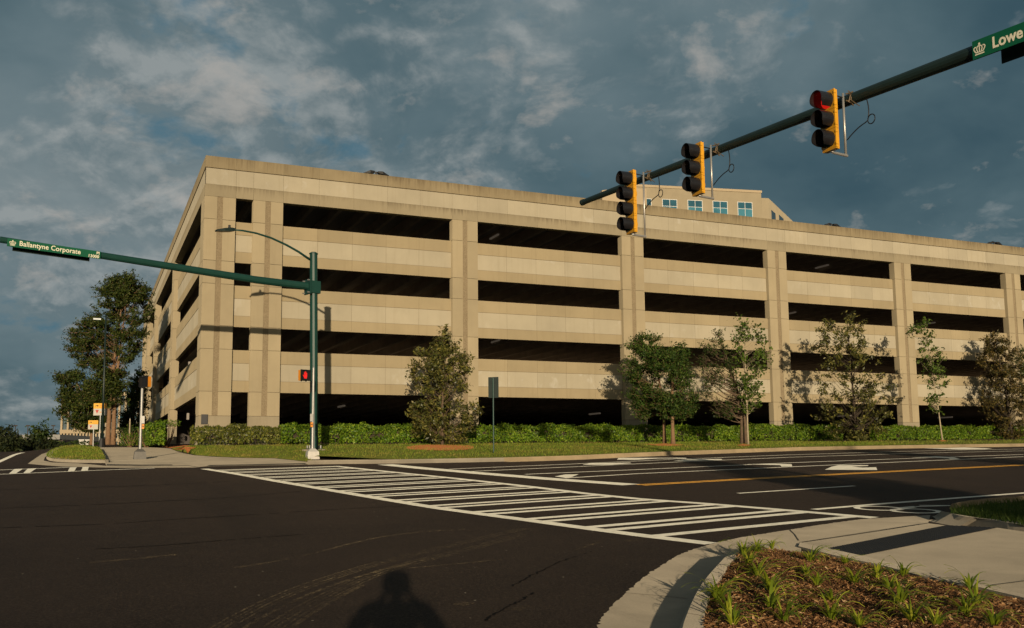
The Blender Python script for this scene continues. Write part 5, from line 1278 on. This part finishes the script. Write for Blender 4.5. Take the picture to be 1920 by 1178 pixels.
# ------------------------------------------------------------------ red mulch rings and grass blades
def mulch_patch(px,n_=40):
    P=chaikin([ground_at(*p) for p in px+[px[0]]],2)[:-1]; c=P.mean(0); mb=MB()
    cz=LZ(c[0],c[1])+.08
    rim=[(p[0],p[1],LZ(p[0],p[1])+.012) for p in P]
    for i in range(len(rim)): mb.poly([rim[i],rim[(i+1)%len(rim)],(c[0],c[1],cz)])
    return tag(mb.build('red_mulch',M['redmulch']),kind='stuff')
mulch_patch([(762,838),(800,834),(850,833.5),(885,835.5),(891,842),(860,845.5),(800,845),(765,843)])
mulch_patch([(1208,834),(1240,832.2),(1285,833),(1278,836.5),(1235,837)])
mulch_patch([(1380,835),(1410,834),(1412,836.5),(1384,837)])
mulch_patch([(1757,827),(1776,826.4),(1778,828),(1760,828.3)])
mulch_patch([(322,842),(350,837),(372,836.5),(362,843),(350,850),(340,848)])
mb=MB(); mb.fill([lo(hit(*p),.02) for p in [(300,838),(322,837),(350,835.5),(366,836),(348,842),(335,846),(322,841)]]); tag(mb.build('red_mulch',M['redmulch']),kind='stuff')
def blades(name,pts,h,mat,wd=.008):
    n=len(pts); P=np.array(pts); a=rng.uniform(0,2*math.pi,n); hh=h*rng.uniform(.5,1.3,n); dx=np.cos(a)*wd; dy=np.sin(a)*wd; lx=rng.normal(0,.35,n)*hh; ly=rng.normal(0,.35,n)*hh
    V=np.empty((n,3,3)); V[:,0]=P-np.stack([dx,dy,0*dx],1); V[:,1]=P+np.stack([dx,dy,0*dx],1); V[:,2]=P+np.stack([lx,ly,hh],1)
    return tag(rawmesh(name,V.reshape(-1,3),np.arange(n*3).reshape(n,3),M[mat]),kind='stuff')
pts=[]
while len(pts)<26000:
    x=rng.uniform(-.6,34) if rng.random()<.85 else rng.uniform(34,60); yf=front_y(x)+.12; y=yf+(HEDGE_Y-.5-yf)*rng.random()
    pts.append((x,y,LZ(x,y)-.005))
blades('grass',pts,.085,'blade',.013)
ipoly=[(p[0],p[1]) for p in ISLAND]; xs_=[p[0] for p in ipoly]; ys_=[p[1] for p in ipoly]; pts=[]
while len(pts)<5000:
    x=rng.uniform(min(xs_),max(xs_)); y=rng.uniform(min(ys_),max(ys_))
    if inpoly((x,y),ipoly): pts.append((x,y,GZ(x,y)+.115))
blades('island_grass',pts,.08,'blade',.013)
npoly=[(p[0],p[1]) for p in nl]; xs_=[p[0] for p in npoly]; ys_=[p[1] for p in npoly]; pts=[]
while len(pts)<16000:
    x=rng.uniform(min(xs_),min(max(xs_),14)); y=rng.uniform(min(ys_),max(ys_))
    if inpoly((x,y),npoly): pts.append((x,y,GZ(x,y)+.145))
blades('near_grass',pts,.10,'blade_dark',.007)

# ------------------------------------------------------------------ daylilies in the planting bed
def lily_mesh(seed,n=16):
    r=np.random.default_rng(seed); V=[];F=[]
    for k in range(n):
        a=r.uniform(0,2*math.pi); L=r.uniform(.16,.34); bend=r.uniform(.6,2.2); w=r.uniform(.006,.012); d=np.array([math.cos(a),math.sin(a)]); p=np.array([-d[1],d[0]]); th=R(r.uniform(48,86)); x=.02*r.random(); z=0.; o=len(V); m=7
        for i in range(m+1):
            t_=i/m; ww=w*(1-t_**2.2)*(.7+.5*math.sin(math.pi*min(1,t_*1.4)))
            c=d*x; V.append((c[0]-p[0]*ww,c[1]-p[1]*ww,z)); V.append((c[0]+p[0]*ww,c[1]+p[1]*ww,z+.003))
            x+=L/m*math.cos(th); z+=L/m*math.sin(th); th-=bend/m*(1+1.2*t_)
        for i in range(m): F.append((o+2*i,o+2*i+1,o+2*i+3,o+2*i+2))
    return V,F
LM=[]
for sd in range(6):
    V,F=lily_mesh(100+sd,20+sd*3); me=bpy.data.meshes.new('daylily'); me.from_pydata(V,[],F); me.materials.append(M['leaf_lily']); me.polygons.foreach_set('use_smooth',[True]*len(F)); me.update(); LM.append(me)
G_='daylilies planted in the mulch bed'
K='daylily in the row along the kerb, '; M_='daylily in the second row from the kerb, '; T_='daylily in the third row from the kerb, '; E_='daylily along the pavement edging, '
lilies=[(1448,1029.5,.75,K+'smallest and outermost at the bed tip'),(1420,1038,1.0,K+'second from the bed tip'),(1395,1044,1.15,K+'third from the bed tip, widest there'),(1404,1061,.9,K+'fourth from the bed tip'),(1421,1083,1.15,K+'fifth from the bed tip, inset from the kerb'),(1345,1128,1.25,K+'large one casting shade on the kerb'),(1367,1152,1.1,K+'just below the large shading clump'),(1375,1176,1.0,K+'cut by the bottom edge of the photo'),
 (1520,1056,1.15,E_+'tall one nearest the bed tip'),(1513,1080,.8,M_+'first from the bed tip'),(1532,1102,.85,M_+'second from the bed tip'),(1444,1112,1.2,M_+'tall leafy one left of the bare mulch'),(1446,1143,1.2,M_+'with long yellow-tinged leaves'),(1469,1168,1.0,M_+'lowest but one in the photo'),(1561,1131,.95,T_+'upright one in bare mulch'),(1559,1166,1.0,T_+'beside a pale stick'),
 (1585,1061,.8,E_+'small one beside the tactile mat corner'),(1603,1097,.9,E_+'thin one set back from the edging'),(1645,1087,1.0,E_+'dense upright dark green one'),(1694,1083,1.0,E_+'tall arching one touching the edging'),(1668,1108,1.0,T_+'bushy one behind its partner'),(1687,1134,1.15,T_+'bushy one in front of its partner'),(1711,1169,1.05,T_+'near the bottom edge, centre right'),(1612,1178,.9,T_+'single upright one at the bottom edge'),
 (1819,1108,1.1,E_+'broad one at the score line in the pavement'),(1831,1137,1.1,E_+'lower neighbour of the broad one'),(1812,1153,1.1,E_+'darkest one below the broad one'),(1757,1176,.9,T_+'pale one cut by the bottom edge'),(1864,1178,.9,E_+'lowest one at the right')]
for i,(px,py,sc,lab) in enumerate(lilies):
    p=hit(px,py,BZ); o=bpy.data.objects.new('daylily',LM[i%6]); COL.objects.link(o); o.location=(p[0],p[1],p[2]+.0); o.rotation_euler=(0,0,i*1.7); o.scale=(sc*1.0,sc*1.0,sc*rng.uniform(.85,1.1)); tag(o,lab,'daylily',G_)

# ------------------------------------------------------------------ the photographer, behind the lens
pb=CAM-VN*.20; pz=GZ(pb[0],pb[1]); ph=thing('person','person in a dark shirt raising a camera, whose shadow falls on the road','person',(pb[0],pb[1],pz),-YAW)
EYE=CAM[2]-pz
def skin(name,J,Ed,mat,parent,root=0,sub=2):
    me=bpy.data.meshes.new(name); me.from_pydata([j[:3] for j in J],Ed,[]); me.materials.append(mat); o=bpy.data.objects.new(name,me); COL.objects.link(o); o.parent=parent
    md=o.modifiers.new('Skin','SKIN'); md.use_smooth_shade=True
    if not me.skin_vertices: 
        return o
    for i,j in enumerate(J):
        v=me.skin_vertices[0].data[i]; r=j[3]; v.radius=(r,r) if not hasattr(r,'__len__') else r; v.use_root=(i==root)
    ss=o.modifiers.new('Sub','SUBSURF'); ss.levels=sub; ss.render_levels=sub; return o
J=[(0,0,.95,(.15,.11)),(0,0,1.12,(.14,.10)),(0,.0,1.30,(.16,.11)),(0,-.01,1.44,(.12,.09)),(0,.0,1.52,.055),(0,.02,1.58,.06),(0,.03,1.66,(.078,.095)),(0,.02,1.74,(.07,.085))]; Ed=[(i,i+1) for i in range(7)]
def chain(a,pts):
    for p in pts: J.append(p); Ed.append((a,len(J)-1)); a=len(J)-1
    return a
for s in (-1,1):
    chain(0,[(s*.10,0,.88,.095),(s*.11,.02,.50,.06),(s*.12,-.01,.12,.042),(s*.13,.05,.045,.042),(s*.14,.15,.03,.03)])
    e=chain(3,[(s*.19,-.01,1.42,.062),(s*.40,.04,1.22,.048),(s*.14,.09,1.53,.030),(s*.115,.10,1.58,(.030,.022))])
    for k,(dx,dz) in enumerate(((-.018,.055),(-.012,.064),(-.004,.060),(.004,.046))): chain(e,[(s*(.105+dx*1.2),.125,1.595+k*.0-.016*(k-1.5),.009),(s*(.075+dx),.145,1.60-.016*(k-1.5),.008),(s*(.055+dx),.125,1.602-.016*(k-1.5),.007)])
    chain(e,[(s*.09,.085,1.565,.011),(s*.065,.085,1.575,.009)])
chain(6,[(0,.125,1.655,.014)])
skin('body',J,Ed,M['skin'],ph)
Jt=[(0,0,.93,(.19,.14)),(0,0,1.12,(.19,.13)),(0,0,1.30,(.20,.14)),(0,-.01,1.44,(.16,.1)),(0,0,1.51,.08)]; Et=[(0,1),(1,2),(2,3),(3,4)]
for s in (-1,1): Jt+=[(s*.24,-.01,1.46,.095),(s*.37,.03,1.245,.075)]; n_=len(Jt); Et+=[(3,n_-2),(n_-2,n_-1)]
skin('shirt',Jt,Et,M['shirt'],ph)
Jp=[(0,0,1.0,(.16,.12)),(0,0,.93,(.16,.125))]; Ep=[(0,1)]
for s in (-1,1): Jp+=[(s*.10,0,.86,.11),(s*.11,.02,.5,.078),(s*.12,-.01,.1,.065)]; n_=len(Jp); Ep+=[(1,n_-3),(n_-3,n_-2),(n_-2,n_-1)]
skin('trousers',Jp,Ep,M['jeans'],ph)
for s in (-1,1): skin('shoe',[(s*.12,-.05,.05,.05),(s*.13,.06,.045,.05),(s*.14,.17,.035,.04)],[(0,1),(1,2)],M['shoe'],ph)
Jh=[(0,-.03,1.55,(.13,.07)),(0,-.03,1.65,(.165,.12)),(0,-.005,1.76,(.155,.125)),(0,.0,1.82,(.09,.08))]; skin('hair',Jh,[(0,1),(1,2),(2,3)],M['hair'],ph)
for s in (-1,1):
    mb=MB(); mb.tube([(s*.032,.112,1.675),(s*.032,.122,1.675)],[.012,.006],8); mb.build('eye',M['black'],ph)
    mb=MB(); mb.tube([(s*.085,.02,1.63),(s*.092,.015,1.66),(s*.085,.01,1.69)],[.012,.018,.012],8); mb.build('ear',M['skin'],ph)
mb=MB(); mb.tube([(-.025,.112,1.605),(.025,.112,1.605)],.006,6); mb.build('mouth',M['red'],ph)
cp=CAM-VN*.035; ch=thing('camera','black hand-held camera at the photographer\'s eye','camera',(cp[0],cp[1],cp[2]),-YAW)
mb=MB(); mb.box(-.065,.065,-.05,-.012,-.045,.04); mb.box(-.03,.03,-.05,-.015,.04,.06); mb.build('camera_body',M['black'],ch)
mb=MB(); mb.tube([(0,-.012,0),(0,.006,0)],.033,16); mb.build('lens_barrel',M['black'],ch)
